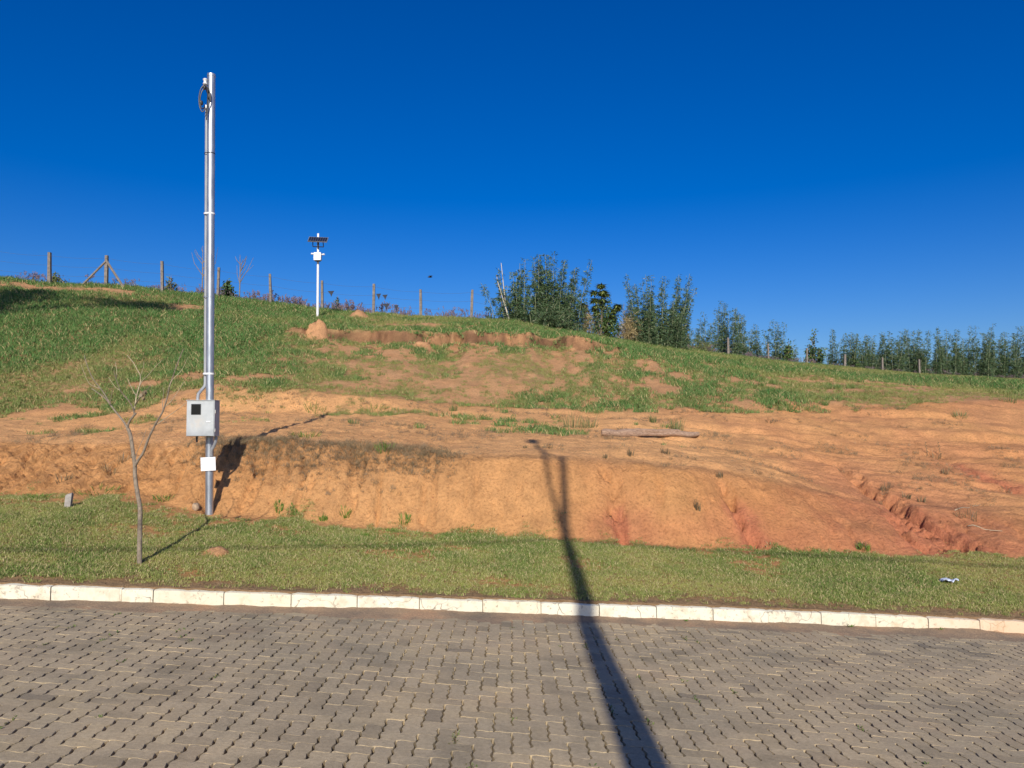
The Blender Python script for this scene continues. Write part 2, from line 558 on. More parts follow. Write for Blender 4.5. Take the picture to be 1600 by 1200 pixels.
red = np.zeros(GX.shape)
dark = np.zeros(GX.shape)
def gully(pixels, wid, depth, redw, seed):
    global H, red
    poly = [hit(*q) for q in pixels]
    d, al = seg_field(poly, wid)
    wob = 1 + 1.3 * fbm(GX * 4, GY * 4, 3, seed)
    d = d * wob + 0.10 * np.abs(fbm(GX * 3, GY * 3, 3, seed + 3))
    taper = sstep(0, 0.25, al) * 0.8 + 0.2
    H = H - depth * taper * np.exp(-(d / wid) ** 2) * (0.6 + 0.9 * (fbm(GX * 5, GY * 5, 3, seed + 5) + 0.5))
    rw = np.exp(-(d / redw) ** 2) * (0.35 + 0.65 * sstep(0.15, 0.7, al))
    red = np.maximum(red, sstep(0.05, 0.85, rw + 0.55 * fbm(GX * 3.5, GY * 3.5, 4, seed + 7, 0.65)) * np.clip(rw * 1.4, 0, 1))
    red = np.maximum(red, 0.55 * np.exp(-(d / (redw * 2.2)) ** 2) * (0.3 + 0.7 * sstep(0.2, 0.8, al)))
    # little hollows washed out along the channel
    H = H - depth * 0.9 * np.exp(-(d / (wid * 1.6)) ** 2) * sstep(0.12, 0.22, fbm(GX * 6, GY * 6, 3, seed + 9))
gully([(948, 735), (952, 760), (962, 790), (968, 815), (975, 845)], 0.11, 0.16, 0.26, 61)
gully([(1122, 748), (1140, 780), (1158, 810), (1185, 850)], 0.11, 0.15, 0.30, 65)
gully([(1300, 725), (1345, 755), (1400, 790), (1440, 825), (1500, 855)], 0.16, 0.20, 0.60, 69)
gully([(1360, 765), (1420, 800), (1470, 830), (1525, 856)], 0.12, 0.22, 0.40, 73)
gully([(1390, 805), (1420, 838), (1450, 858)], 0.10, 0.16, 0.35, 77)
gully([(1440, 690), (1500, 730), (1580, 760)], 0.14, 0.06, 0.35, 81)
gully([(392, 700), (398, 735)], 0.06, 0.10, 0.01, 85)
gully([(320, 712), (335, 740)], 0.06, 0.08, 0.01, 89)

# soil heaps thrown up by ants
def mound(px, py, w_px, h_px, seed, lump=0.35):
    global H, bare, heap
    b_ = hit(px, py)
    D = b_[1]; rx = w_px / 2 * D / F; hh = h_px * D / F
    d = np.hypot((GX - b_[0]) / rx, (GY - b_[1] - rx * 0.4) / rx)
    d = d * (1 + lump * fbm(GX * 3 / rx * 0.3, GY * 3 / rx * 0.3, 3, seed))
    H = H + hh * np.sqrt(np.clip(1 - d * d, 0, 1)) * (1 + 0.8 * fbm(GX * 7 / rx * 0.3, GY * 7 / rx * 0.3, 4, seed + 1, 0.65))
    bare = np.maximum(bare, 1 - sstep(0.9, 1.35, d))
    heap = np.maximum(heap, 1 - sstep(0.85, 1.2, d))
heap = np.zeros(GX.shape)
bare = np.zeros(GX.shape)
mound(495, 527, 34, 14, 91)
mound(560, 497, 30, 10, 92)
mound(336, 867, 36, 11, 93)
mound(660, 543, 26, 8, 94)

def bare_patch(px, py, w_px, h_px, seed):
    """bare soil; the extent across comes from width, along depth from the ground's slant"""
    global bare
    c = hit(px, py); a = hit(px, py + h_px / 2); b_ = hit(px, py - h_px / 2)
    rx = w_px / 2 * c[1] / F; ry = max(0.15, abs(b_[1] - a[1]) / 2)
    d = np.hypot((GX - c[0]) / rx, (GY - c[1]) / ry) + 1.5 * fbm(GX * 1.5, GY * 1.5, 4, seed) + 0.8 * fbm(GX * 5, GY * 5, 3, seed)
    bare = np.maximum(bare, 1 - sstep(0.55, 1.15, d))
for k, q in enumerate([(60, 450, 260, 12), (140, 452, 130, 8), (290, 482, 60, 14), (555, 545, 90, 14), (600, 553, 60, 12), (625, 560, 60, 14),
                       (500, 548, 40, 8), (640, 508, 120, 5), (740, 512, 90, 5), (420, 590, 90, 12), (365, 592, 40, 10), (870, 572, 26, 14), (895, 578, 24, 22), (1020, 602, 60, 26),
                       (1060, 585, 30, 8), (1040, 612, 60, 14), (965, 596, 40, 10), (690, 600, 50, 12), (730, 560, 40, 20), (1180, 600, 60, 7),
                       (1330, 612, 50, 8), (1275, 597, 40, 5), (1560, 600, 60, 4), (1400, 602, 90, 5), (10, 655, 60, 14), (60, 640, 50, 10),
                       (950, 553, 30, 5), (965, 550, 22, 6), (230, 600, 90, 14), (770, 535, 220, 8), (590, 528, 120, 8), (300, 590, 60, 16), (120, 610, 60, 10)]):
    bare_patch(*q, 100 + k)

# scarp face: bare and hollowed; shade under its lip is put into the colour
dZdY = np.gradient(Zs, YS, axis=0)
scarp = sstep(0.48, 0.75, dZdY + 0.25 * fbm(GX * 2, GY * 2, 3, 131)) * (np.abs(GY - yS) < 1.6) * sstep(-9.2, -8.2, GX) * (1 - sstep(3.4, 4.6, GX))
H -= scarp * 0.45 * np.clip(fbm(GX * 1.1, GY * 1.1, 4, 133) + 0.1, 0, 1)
# kerb side: under the road and pavers the sheet lies lower
s_, t_ = st(GX, GY)
H = np.where(t_ < 0.05, zroad(GX, GY) - 0.13, H)
H = np.where(t_ < -10.6, zroad(GX, GY) + 0.08 + 0.4 * sstep(10.6, 30, -t_), H)

# ---- colours of the soil, with shade painted on the scarp
def col(c): return np.array(c)[None, None, :]
ORANGE, PALE, REDC, BROWN, THATCH, HUMUS = (0.580, 0.278, 0.104), (0.64, 0.340, 0.142), (0.54, 0.205, 0.105), (0.48, 0.255, 0.122), (0.24, 0.20, 0.085), (0.17, 0.095, 0.052)
nA = fbm(GX * 0.5, GY * 0.5, 4, 151)[..., None]; nB = fbm(GX * 2.2, GY * 2.2, 4, 153)[..., None]; nC = fbm(GX * 0.28, GY * 0.28, 3, 155)[..., None]
colr = col(ORANGE) + (col(PALE) - col(ORANGE)) * np.clip(0.45 + 1.6 * nA, 0, 1)
rightmix = (sstep(2.5, 6.5, GX) * 0.85)[..., None]
colr = colr + (col(REDC) - colr) * np.clip(rightmix * (0.5 + 1.5 * nC + 0.6 * nB), 0, 0.8)
colr = colr + (col((0.78, 0.43, 0.19)) - colr) * (w_terr * (0.75 - 0.5 * sstep(3, 6.5, GX)))[..., None]
colr = colr + (col(BROWN) - colr) * np.clip((w_terr[..., None]) * (0.0 + 1.1 * nB), 0, 0.4)
foot_red = (w_bank * sstep(0.5, 2.2, GX) * (1 - sstep(0.0, 0.55, GY - yG)))[..., None] * (0.55 + nA)
colr = colr + (col((0.60, 0.235, 0.115)) - colr) * np.clip(foot_red, 0, 1)
colr = colr + (col(REDC) - colr) * np.clip(red, 0, 1)[..., None]
hillsoil = col(BROWN) * 1.08 + (col((0.54, 0.31, 0.155)) - col(BROWN)) * np.clip(0.4 + 1.5 * nB, 0, 1)
colr = colr + (hillsoil - colr) * w_hill[..., None]
brow_x = sstep(-5.6, -4.7, GX) * (1 - sstep(-1.6, -0.4, GX))
brow = np.exp(-((GY - yB + 0.05) / 0.22) ** 2) * brow_x
colr = colr + (col(HUMUS) - colr) * (0.55 * brow * (0.5 + fbm(GX * 3, GY * 3, 3, 157) * 1.5).clip(0, 1))[..., None]
colr = colr + (col((0.17, 0.09, 0.052)) - colr) * (0.9 * scarp * (0.75 + fbm(GX, GY, 3, 159) * 1.6).clip(0, 1))[..., None]  # brown scarp soil, darkened to stand for shade under the overhanging lip
colr = colr + (col((0.33, 0.215, 0.115)) - colr) * (np.exp(-((GY - yK) / 0.30) ** 2) * (GY > yK - 0.2))[..., None]

# ---- how much grass grows where
def wig(seed, amp, sc): return amp * fbm(GX * sc, GY * sc, 4, seed)
lawn_d = inside * (1 - sstep(-0.12, 0.12, GY - yG + wig(171, 0.8, 1.6)))
thin_left = (1 - sstep(-2.2, 0.2, GX)) * sstep(-1.5, -0.35, GY - yG)          # thin, patchy turf below the left bank
patchy = sstep(-0.02, 0.14, fbm(GX * 2.2, GY * 2.2, 4, 173))
lawn_d = lawn_d * (1 - 0.93 * thin_left * (1 - patchy))
edge = 1 - sstep(0.06, 0.30, (GY - yK) + wig(175, 0.5, 2.5))
lawn_d = lawn_d * (1 - 0.85 * edge)
worn = sstep(0.16, 0.30, fbm(GX * 0.9, GY * 0.9, 4, 177) + 0.10 * sstep(2, 6, GX))
lawn_d = lawn_d * (1 - 0.72 * worn)
lawn_d = np.clip(lawn_d, 0, 1) * (1 - np.clip(bare * 1.3, 0, 1)) * (np.abs(GX) < 12)
hill_e = sstep(-0.25, 0.45, GY - yD + wig(181, 3.4, 0.9) + wig(182, 1.6, 3.0))
spots = fbm(GX * 0.75, GY * 0.75, 5, 183)
fine_spots = fbm(GX * 2.6, GY * 2.0, 3, 184)
mid_slope = sstep(-10, -5, GX) * (1 - sstep(29.5, 31, GY)) + 0.55 * sstep(3, 9, GX) * (GY >= 30)
hillthin = (1 - 0.75 * sstep(0.02, 0.16, spots) * (0.35 + 0.65 * np.clip(mid_slope, 0, 1))) * (1 - 0.8 * np.clip(mid_slope, 0, 1) * sstep(0.0, 0.12, fine_spots))
hill_d = hill_e * hillthin * (1 - np.clip(bare * 1.25, 0, 1)) * (1 - 0.85 * scarp)
# left bank: turf creeps lower down the slope
terr_tufts = w_terr * sstep(0.13, 0.2, fbm(GX * 0.9, GY * 1.3, 4, 185)) * sstep(0.2, 1.2, GY - yB) * (1 - sstep(0.5, 4.5, GX))
hill_d = np.maximum(hill_d, terr_tufts * 0.8 * (GY > 13.5) * (np.exp(-((GY - yE + 0.4) / 1.6) ** 2)))
dry_d = brow_x * np.exp(-((GY - yB - 0.10) / 0.45) ** 2) * sstep(-0.1, 0.15, fbm(GX * 1.2, GY * 1.2, 4, 187) + 0.12) + 0.13 * w_terr * sstep(0.06, 0.2, fbm(GX * 1.5, GY * 1.5, 4, 189))
dry_d += 0.35 * edge * inside * (GY < yG)
dry_d *= (np.abs(GX) < 14)
lush_h = np.clip(0.26 + 2.2 * fbm(GX * 0.16, GY * 0.16, 3, 191) + 0.85 * (1 - sstep(-14, -5, GX)) * sstep(21, 27, GY) + 0.2 * sstep(3, 8, GX) * sstep(26, 34, GY) + 0.8 * np.exp(-((GY - yS - 1.0) / 2.2) ** 2) + 0.5 * sstep(0.08, 0.2, fbm(GX * 0.6, GY * 0.6, 3, 193)) + 0.9 * fbm(GX * 1.8, GY * 1.8, 3, 194), 0, 1)
lush_l = np.clip(0.5 + 2.0 * fbm(GX * 0.45, GY * 0.45, 4, 195) + 1.2 * fbm(GX * 2.4, GY * 2.4, 3, 196), 0, 1)
th = np.clip(lawn_d * 0.9, 0, 1)[..., None] * 0.75
colr = colr + (col(THATCH) - colr) * th
colr = colr + (col((0.27, 0.22, 0.095)) - colr) * np.clip(hill_d * 0.85, 0, 1)[..., None] * 0.75
colr = colr + (col((0.58, 0.315, 0.155)) - colr) * heap[..., None]
outside = (t_ < -10.6)[..., None]
colr = np.where(outside, col((0.12, 0.12, 0.04)), colr)

def grid_mesh(name, rows, cols_, Zg, attrs, keep=None, mat=None):
    """mesh from a block of the sheet; attrs: {name: (type, array)}"""
    r0, r1 = rows; c0, c1 = cols_
    nx, ny = c1 - c0, r1 - r0
    X = GX[r0:r1, c0:c1].ravel(); Y = GY[r0:r1, c0:c1].ravel(); Z = Zg[r0:r1, c0:c1].ravel()
    idx = np.arange(nx * ny).reshape(ny, nx)
    q = np.stack([idx[:-1, :-1], idx[:-1, 1:], idx[1:, 1:], idx[1:, :-1]], -1).reshape(-1, 4)
    if keep is not None:
        kk = keep[r0:r1, c0:c1]
        km = (kk[:-1, :-1] | kk[:-1, 1:] | kk[1:, 1:] | kk[1:, :-1]).ravel()
        q = q[km]
    used = np.zeros(nx * ny, bool); used[q.ravel()] = True
    remap = np.cumsum(used) - 1
    q = remap[q]
    me = bpy.data.meshes.new(name)
    nv = int(used.sum())
    me.vertices.add(nv)
    me.vertices.foreach_set('co', np.stack([X, Y, Z], -1)[used].astype(np.float32).ravel())
    me.loops.add(q.size)
    me.loops.foreach_set('vertex_index', q.ravel().astype(np.int32))
    me.polygons.add(len(q))
    me.polygons.foreach_set('loop_start', (np.arange(len(q)) * 4).astype(np.int32))
    me.polygons.foreach_set('loop_total', np.full(len(q), 4, np.int32))
    me.update()
    me.validate()
    for an, (ty, arr) in attrs.items():
        a = me.attributes.new(an, ty, 'POINT')
        d = arr[r0:r1, c0:c1]
        if ty == 'FLOAT_COLOR':
            d = np.concatenate([d, np.ones(d.shape[:2] + (1,))], -1).reshape(-1, 4)[used]
            a.data.foreach_set('color', d.astype(np.float32).ravel())
        else:
            a.data.foreach_set('value', d.ravel()[used].astype(np.float32))
    me.polygons.foreach_set('use_smooth', np.ones(len(me.polygons), bool))
    if mat: me.materials.append(mat)
    return me

full = ((0, len(YS)), (0, len(XS)))
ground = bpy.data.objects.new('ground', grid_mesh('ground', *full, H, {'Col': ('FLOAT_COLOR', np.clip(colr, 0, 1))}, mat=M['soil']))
C.objects.link(ground)
tag(ground, 'bare orange soil bank and rising grassy hillside behind the kerb', 'ground', kind='structure')
# ------------------------------------------------------------------ road: bed, pavers, kerb
def strip_mesh(name, s0, s1, ds, t0, t1, dt, zf, mat, parent=None, kind=None):
    mb = MB()
    ss = np.arange(s0, s1 + ds / 2, ds); ts = np.arange(t0, t1 + dt / 2, dt)
    for t in ts:
        for s in ss:
            x, y = xy(s, t)
            mb.v.append((float(x), float(y), float(zf(x, y, s, t))))
    n = len(ss)
    for i in range(len(ts) - 1):
        for j in range(n - 1):
            mb.f.append((i * n + j, i * n + j + 1, (i + 1) * n + j + 1, (i + 1) * n + j))
    return mb.build(name, mat, parent, smooth=True)

bedm, nt, b = new_mat('joint_sand')
pos = N(nt, 'ShaderNodeNewGeometry').outputs['Position']
nt.links.new(ramp(nt, noise(nt, pos, 9, 5), [(0.3, (0.07, 0.055, 0.04)), (0.7, (0.17, 0.125, 0.085))]), b.inputs['Base Color'])
b.inputs['Roughness'].default_value = 1
PW = 0.111
JD = 0.030
road = strip_mesh('road', -45, 45, 0.5, -10.4, 0.1, 0.35, lambda x, y, s, t: zroad(x, y) - JD, bedm)
tag(road, 'grey road laid with interlocking concrete pavers beside the kerb', 'road', kind='structure')

def edge_pts(p, q, a):
    """zigzag along one unit edge; displacement keeps one global sense so neighbours interlock"""
    dx, dy = q[0] - p[0], q[1] - p[1]
    fwd = (dx + dy) > 0
    if not fwd:
        pp, qq = q, p
    else:
        pp, qq = p, q
    dx, dy = qq[0] - pp[0], qq[1] - pp[1]
    nx, ny = (0, 1) if abs(dx) > abs(dy) else (1, 0)
    pts = []
    for f, d in ((0.25, 1), (0.75, -1)):
        pts.append((pp[0] + dx * f + nx * d * a, pp[1] + dy * f + ny * d * a))
    return pts if fwd else pts[::-1]

def paver_outline(vert):
    w, h = (1, 2) if vert else (2, 1)
    corners = [(i, 0) for i in range(w)] + [(w, j) for j in range(h)] + [(w - i, h) for i in range(w)] + [(0, h - j) for j in range(h)]
    out = []
    for k in range(len(corners)):
        p, q = corners[k], corners[(k + 1) % len(corners)]
        out.append(p)
        out += edge_pts(p, q, 0.062)
    return np.array([((x - w / 2) * PW, (y - h / 2) * PW) for x, y in out])

def inset(pts, d):
    n = len(pts)
    out = []
    for i in range(n):
        a, b_, c = pts[i - 1], pts[i], pts[(i + 1) % n]
        e1 = (b_ - a) / np.linalg.norm(b_ - a); e2 = (c - b_) / np.linalg.norm(c - b_)
        n1 = np.array([-e1[1], e1[0]]); n2 = np.array([-e2[1], e2[0]])
        m_ = n1 + n2
        ml = max(1e-6, float(np.linalg.norm(m_)))
        out.append(b_ + m_ / ml * d * min(2 / ml, 1.0))
    return np.array(out)

def paver_geo(vert, wear):
    o = paver_outline(vert)
    r = np.random.default_rng(int(wear * 1000) + vert)
    g = 0.0030 + 0.0014 * wear
    # stones sit tight across the road and gape along it
    def ins(d, kx, ky):
        return o + (inset(o, d) - o) * np.array([kx, ky])
    top = ins(g + 0.0034, 1.2, 0.24) + r.normal(0, 0.0008, o.shape)
    mid = ins(g + 0.0012, 1.45, 0.28) + r.normal(0, 0.0004, o.shape)
    low = ins(g, 1.6, 0.35)
    n = len(o)
    v = [(x, y, 0.0) for x, y in top] + [(x, y, -0.0028) for x, y in mid] + [(x, y, -0.034) for x, y in low]
    f = [tuple(range(n))]
    for k in range(2):
        for i in range(n):
            j = (i + 1) % n
            f.append((k * n + j, k * n + i, (k + 1) * n + i, (k + 1) * n + j))
    return np.array(v), f

variants = {(vv, w): paver_geo(vv, w) for vv in (0, 1) for w in (0.0, 0.5, 1.0, 1.6)}
vmesh = {}
for (vv, w), (v, f) in variants.items():
    mb = MB(); mb.add(v, f)
    vmesh[(vv, w)] = mb.mesh('paver', M['paver'])

places = []
ia, ib = int(-9.5 / PW), int(10.5 / PW)
ja, jb = int(1.6 / PW), int(9.4 / PW)
# interlocking ninety degree herringbone
for j in range(ja, jb):
    for i in range(ia, ib):
        k = (i - j) % 4
        if k == 0:
            places.append(((i + 1) * PW, (j + 0.5) * PW, 0))
        elif k == 2 and j - 1 >= ja:
            places.append(((i + 0.5) * PW, j * PW, 1))
def frame_at(s, t):
    x, y = xy(s, t)
    h_ = 0.05
    x1, y1 = xy(s + h_, t); x2, y2 = xy(s, t + h_)
    z0 = float(zroad(x, y))
    a = Vector((x1 - x, y1 - y, float(zroad(x1, y1)) - z0)).normalized()
    b_ = Vector((x2 - x, y2 - y, float(zroad(x2, y2)) - z0)).normalized()
    c = a.cross(b_).normalized()
    b_ = c.cross(a)
    return Vector((float(x), float(y), z0)), a, b_, c

def seen(px_):
    r = px_ - np.array([0, 0, CAMZ])
    dep = r[1] * CP + r[2] * SP
    u = 800 + F * r[0] / dep; v = 600 - F * (r[2] * CP - r[1] * SP) / dep
    return u, v, dep
cand = []
for (gx_, gy_, vv) in places:
    s, t = st(gx_, gy_)
    if t > 0.02:
        continue
    o, a, b_, c = frame_at(s, t)
    # stones lie in the road surface with their courses square to the lot, the kerb cuts across them
    ca, sa = math.cos(-TH), math.sin(-TH)
    a, b_ = a * ca + b_ * sa, b_ * ca - a * sa
    u, v, dep = seen(np.array(o)) if o.y > 0.5 else (0, 9999, 0)
    infr = -30 < u < 1630 and v < 1215
    if o.y < 1.5 or (not infr and not (o.y > 2.5 and -250 < u < 1850 and v < 1500)):
        continue
    sag = 0.010 * float(fbm(np.array(o.x * 0.8), np.array(o.y * 0.8), 3, 201))
    dz = rng.normal(0, 0.0012) + sag
    o = o + c * dz
    tx, ty, yaw = rng.normal(0, 0.006), rng.normal(0, 0.008), rng.normal(0, 0.010)
    rot = Matrix((a, b_, c)).transposed().to_4x4()
    mloc = rot @ Matrix.Rotation(yaw, 4, 'Z') @ Matrix.Rotation(tx, 4, 'X') @ Matrix.Rotation(ty, 4, 'Y')
    w = [0.0, 0.5, 1.0, 1.6][rng.integers(0, 4)]
    cand.append((dep if infr else 1e6 + dep, vv, w, Matrix.Translation(o) @ mloc))
cand.sort(key=lambda q: q[0])
for q in cand[:300]:
    o = bpy.data.objects.new('paver', vmesh[(q[1], q[2])])
    C.objects.link(o)
    o.parent = road
    o.matrix_world = q[3]
V, Fc = [], []
off = 0
for q in cand[300:]:
    v, f = variants[(q[1], q[2])]
    m4 = np.array(q[3])
    vw = v @ m4[:3, :3].T + m4[:3, 3]
    V.append(vw)
    Fc += [tuple(off + i for i in ff) for ff in f]
    off += len(v)
me = bpy.data.meshes.new('paver_field')
me.from_pydata(np.vstack(V).tolist(), [], Fc)
me.materials.append(M['paver_far'])
pf = bpy.data.objects.new('paver_field', me)
C.objects.link(pf)
pf.parent = road
pf['kind'] = 'stuff'

# moss and seedlings in some joints
sm = MB(); rs_ = random.Random(77)
for k in range(150):
    gx_ = round(rs_.uniform(-5.0, 6.5) / PW) * PW; gy_ = round(rs_.uniform(4.2, 8.2) / PW) * PW
    if st(gx_, gy_)[1] > -0.1 or float(fbm(np.array(gx_ * 0.6), np.array(gy_ * 0.6), 3, 78)) < 0.03:
        continue
    for _ in range(rs_.randint(3, 9)):
        bx_, by_ = gx_ + rs_.gauss(0, 0.012), gy_ + rs_.gauss(0, 0.03)
        z_ = float(zroad(bx_, by_)) - 0.008; a = rs_.uniform(0, 6.28); l_ = rs_.uniform(0.012, 0.03)
        dx, dy = math.cos(a) * l_, math.sin(a) * l_
        o_ = len(sm.v)
        sm.v += [(bx_, by_, z_), (bx_ + dx * 0.6 - dy * 0.25, by_ + dy * 0.6 + dx * 0.25, z_ + 0.016), (bx_ + dx, by_ + dy, z_ + 0.018), (bx_ + dx * 0.6 + dy * 0.25, by_ + dy * 0.6 - dx * 0.25, z_ + 0.014)]
        sm.f.append((o_, o_ + 1, o_ + 2, o_ + 3))
tag(sm.build('joint_weeds', M['weed']), 'tiny seedlings growing in the joints of the paved road', 'weeds', kind='stuff')

# washed soil lying in the gutter over the last rows of pavers
def gutter(x, y, s, t):
    d = -t
    e = 0.30 + 0.34 * float(fbm(np.array(s * 0.8), np.array(3.0), 4, 211)) + 0.10 * float(fbm(np.array(s * 5.0), np.array(d * 5), 3, 212))
    h_ = 0.028 * (1 - d / max(0.05, e))
    h_ += 0.030 * math.exp(-((s - 5.05) / 0.42) ** 2) * math.exp(-(d / 0.22) ** 2) + 0.018 * math.exp(-((s + 1.2) / 0.9) ** 2) * math.exp(-(d / 0.2) ** 2)
    h_ += 0.020 * float(fbm(np.array(s * 4.0), np.array(d * 7), 4, 213)) + 0.010 * float(fbm(np.array(s * 17.0), np.array(d * 17), 3, 214))
    return zroad(x, y) + max(-0.025, h_ - 0.004)
gm, nt, b = new_mat('gutter_soil')
pos = N(nt, 'ShaderNodeNewGeometry').outputs['Position']
c0 = ramp(nt, noise(nt, pos, 2.2, 5), [(0.32, (0.22, 0.165, 0.11)), (0.55, (0.36, 0.24, 0.14)), (0.7, (0.50, 0.28, 0.15))])
c0 = mix(nt, c0, ramp(nt, noise(nt, pos, 45, 5, 0.7), [(0.3, (0.7, 0.7, 0.7)), (0.7, (1.15, 1.15, 1.15))]), 1.0, 'MULTIPLY')
nt.links.new(c0, b.inputs['Base Color'])
b.inputs['Roughness'].default_value = 1
bump(nt, b, noise(nt, pos, 60, 5, 0.7), 0.7, 0.02)
gs = strip_mesh('gutter_soil', -7.2, 8.2, 0.035, -0.80, 0.03, 0.035, gutter, gm)
tag(gs, 'reddish soil washed into the gutter along the kerb foot', 'soil', kind='stuff')

# kerb: one structure, each stone a child
km, nt, b = new_mat('whitewashed_kerb')
geo = N(nt, 'ShaderNodeNewGeometry'); pos = geo.outputs['Position']
rnd = N(nt, 'ShaderNodeObjectInfo').outputs['Random']
c0 = ramp(nt, rnd, [(0.0, (0.66, 0.60, 0.44)), (0.5, (0.72, 0.67, 0.52)), (1.0, (0.70, 0.63, 0.45))])
n1 = noise(nt, pos, 6, 6, 0.65)
c0 = mix(nt, c0, (0.50, 0.38, 0.23), ramp(nt, n1, [(0.50, (0, 0, 0)), (0.72, (0.75, 0.75, 0.75))]))
flake = ramp(nt, noise(nt, pos, 9.5, 7, 0.7), [(0.61, (0, 0, 0)), (0.64, (0.8, 0.8, 0.8))])
c0 = mix(nt, c0, (0.40, 0.34, 0.26), flake)
chip = ramp(nt, noise(nt, pos, 23, 6, 0.75), [(0.58, (0, 0, 0)), (0.66, (0.75, 0.75, 0.75))])
c0 = mix(nt, c0, (0.26, 0.19, 0.12), chip)
wv = N(nt, 'ShaderNodeTexVoronoi', feature='DISTANCE_TO_EDGE'); wv.inputs['Scale'].default_value = 2.6
dist_v = N(nt, 'ShaderNodeVectorMath', operation='ADD'); nt.links.new(pos, dist_v.inputs[0])
nzv = N(nt, 'ShaderNodeTexNoise'); nzv.inputs['Scale'].default_value = 5.0; nt.links.new(pos, nzv.inputs['Vector'])
scv = N(nt, 'ShaderNodeVectorMath', operation='SCALE'); nt.links.new(nzv.outputs['Color'], scv.inputs[0]); scv.inputs['Scale'].default_value = 0.35
nt.links.new(scv.outputs[0], dist_v.inputs[1]); nt.links.new(dist_v.outputs[0], wv.inputs['Vector'])
crk = mrange(nt, wv.outputs['Distance'], 0.004, 0.016, 0.75, 0.0)
crm = N(nt, 'ShaderNodeMath', operation='MULTIPLY'); nt.links.new(crk, crm.inputs[0]); nt.links.new(ramp(nt, noise(nt, pos, 1.7, 2), [(0.48, (0, 0, 0)), (0.56, (1, 1, 1))]), crm.inputs[1])
c0 = mix(nt, c0, (0.16, 0.12, 0.08), crm.outputs[0])
sep = N(nt, 'ShaderNodeSeparateXYZ'); nt.links.new(pos, sep.inputs[0])
spl = mrange(nt, sep.outputs[0], 3.9, 5.6, 0.0, 0.62)         # soil has splashed over the stones past the gully
c0 = mix(nt, c0, (0.60, 0.36, 0.19), spl)
nt.links.new(c0, b.inputs['Base Color'])
b.inputs['Roughness'].default_value = 0.85
bump(nt, b, noise(nt, pos, 40, 5, 0.7), 0.4, 0.008)
kerb = empty('kerb', (0, K0, 0))
tag(kerb, 'cream whitewashed concrete kerb between paved road and lawn', 'kerb', kind='structure')
kerb.matrix_world
joints_px = [-130, -20, 87, 197, 246, 355, 459, 561, 657, 755, 845, 935, 1023, 1110, 1195, 1277, 1361, 1442, 1521, 1596, 1668, 1740]
js = []
for q in joints_px:
    u = (q - 800) / F
    # s along the kerb line for that column
    D = K0 / (1 - u * 0.1228)
    js.append(st(u * D, D)[0])
for k in range(len(js) - 1):
    a, b_ = js[k] + 0.004, js[k + 1] - 0.004
    L = b_ - a
    n = max(6, int(L / 0.05))
    prof = [(0.105, -0.10), (0.0, -0.10), (0.0, KH - 0.02), (0.004, KH - 0.006), (0.016, KH), (0.10, KH), (0.105, KH - 0.01)]
    mb = MB()
    dzk, dtk = rng.normal(0, 0.004), rng.normal(0, 0.004)
    for i in range(n + 1):
        s = a + L * i / n
        endr = min(1.0, min(i, n - i) / 1.0)
        for (tt, zz) in prof:
            j1 = 0.004 * float(fbm(np.array(s * 9.0), np.array(zz * 20 + tt * 15), 3, 220 + k)) * 2
            chipd = 0.010 * max(0.0, float(fbm(np.array(s * 6.0), np.array(k * 3.1), 3, 230)) - 0.10) * 4 if zz > KH - 0.03 else 0
            rr = (1 - endr) * 0.006 if zz > -0.05 else 0
            x, y = xy(s, tt + dtk + j1 + (rr + chipd if tt < 0.02 else 0))
            zb = float(zkerb(s))
            mb.v.append((float(x), float(y), zb + zz + dzk + (j1 - rr - chipd if zz > KH - 0.03 else 0)))
    m_ = len(prof)
    for i in range(n):
        for q in range(m_ - 1):
            mb.f.append((i * m_ + q, i * m_ + q + 1, (i + 1) * m_ + q + 1, (i + 1) * m_ + q))
    mb.f.append(tuple(range(m_ - 1, -1, -1)))
    mb.f.append(tuple(n * m_ + q for q in range(m_)))
    o = mb.build('kerbstone', km)
    o.parent = kerb
    o.matrix_parent_inverse = Matrix.Translation((0, -K0, 0))
    auto_smooth(o, 40)

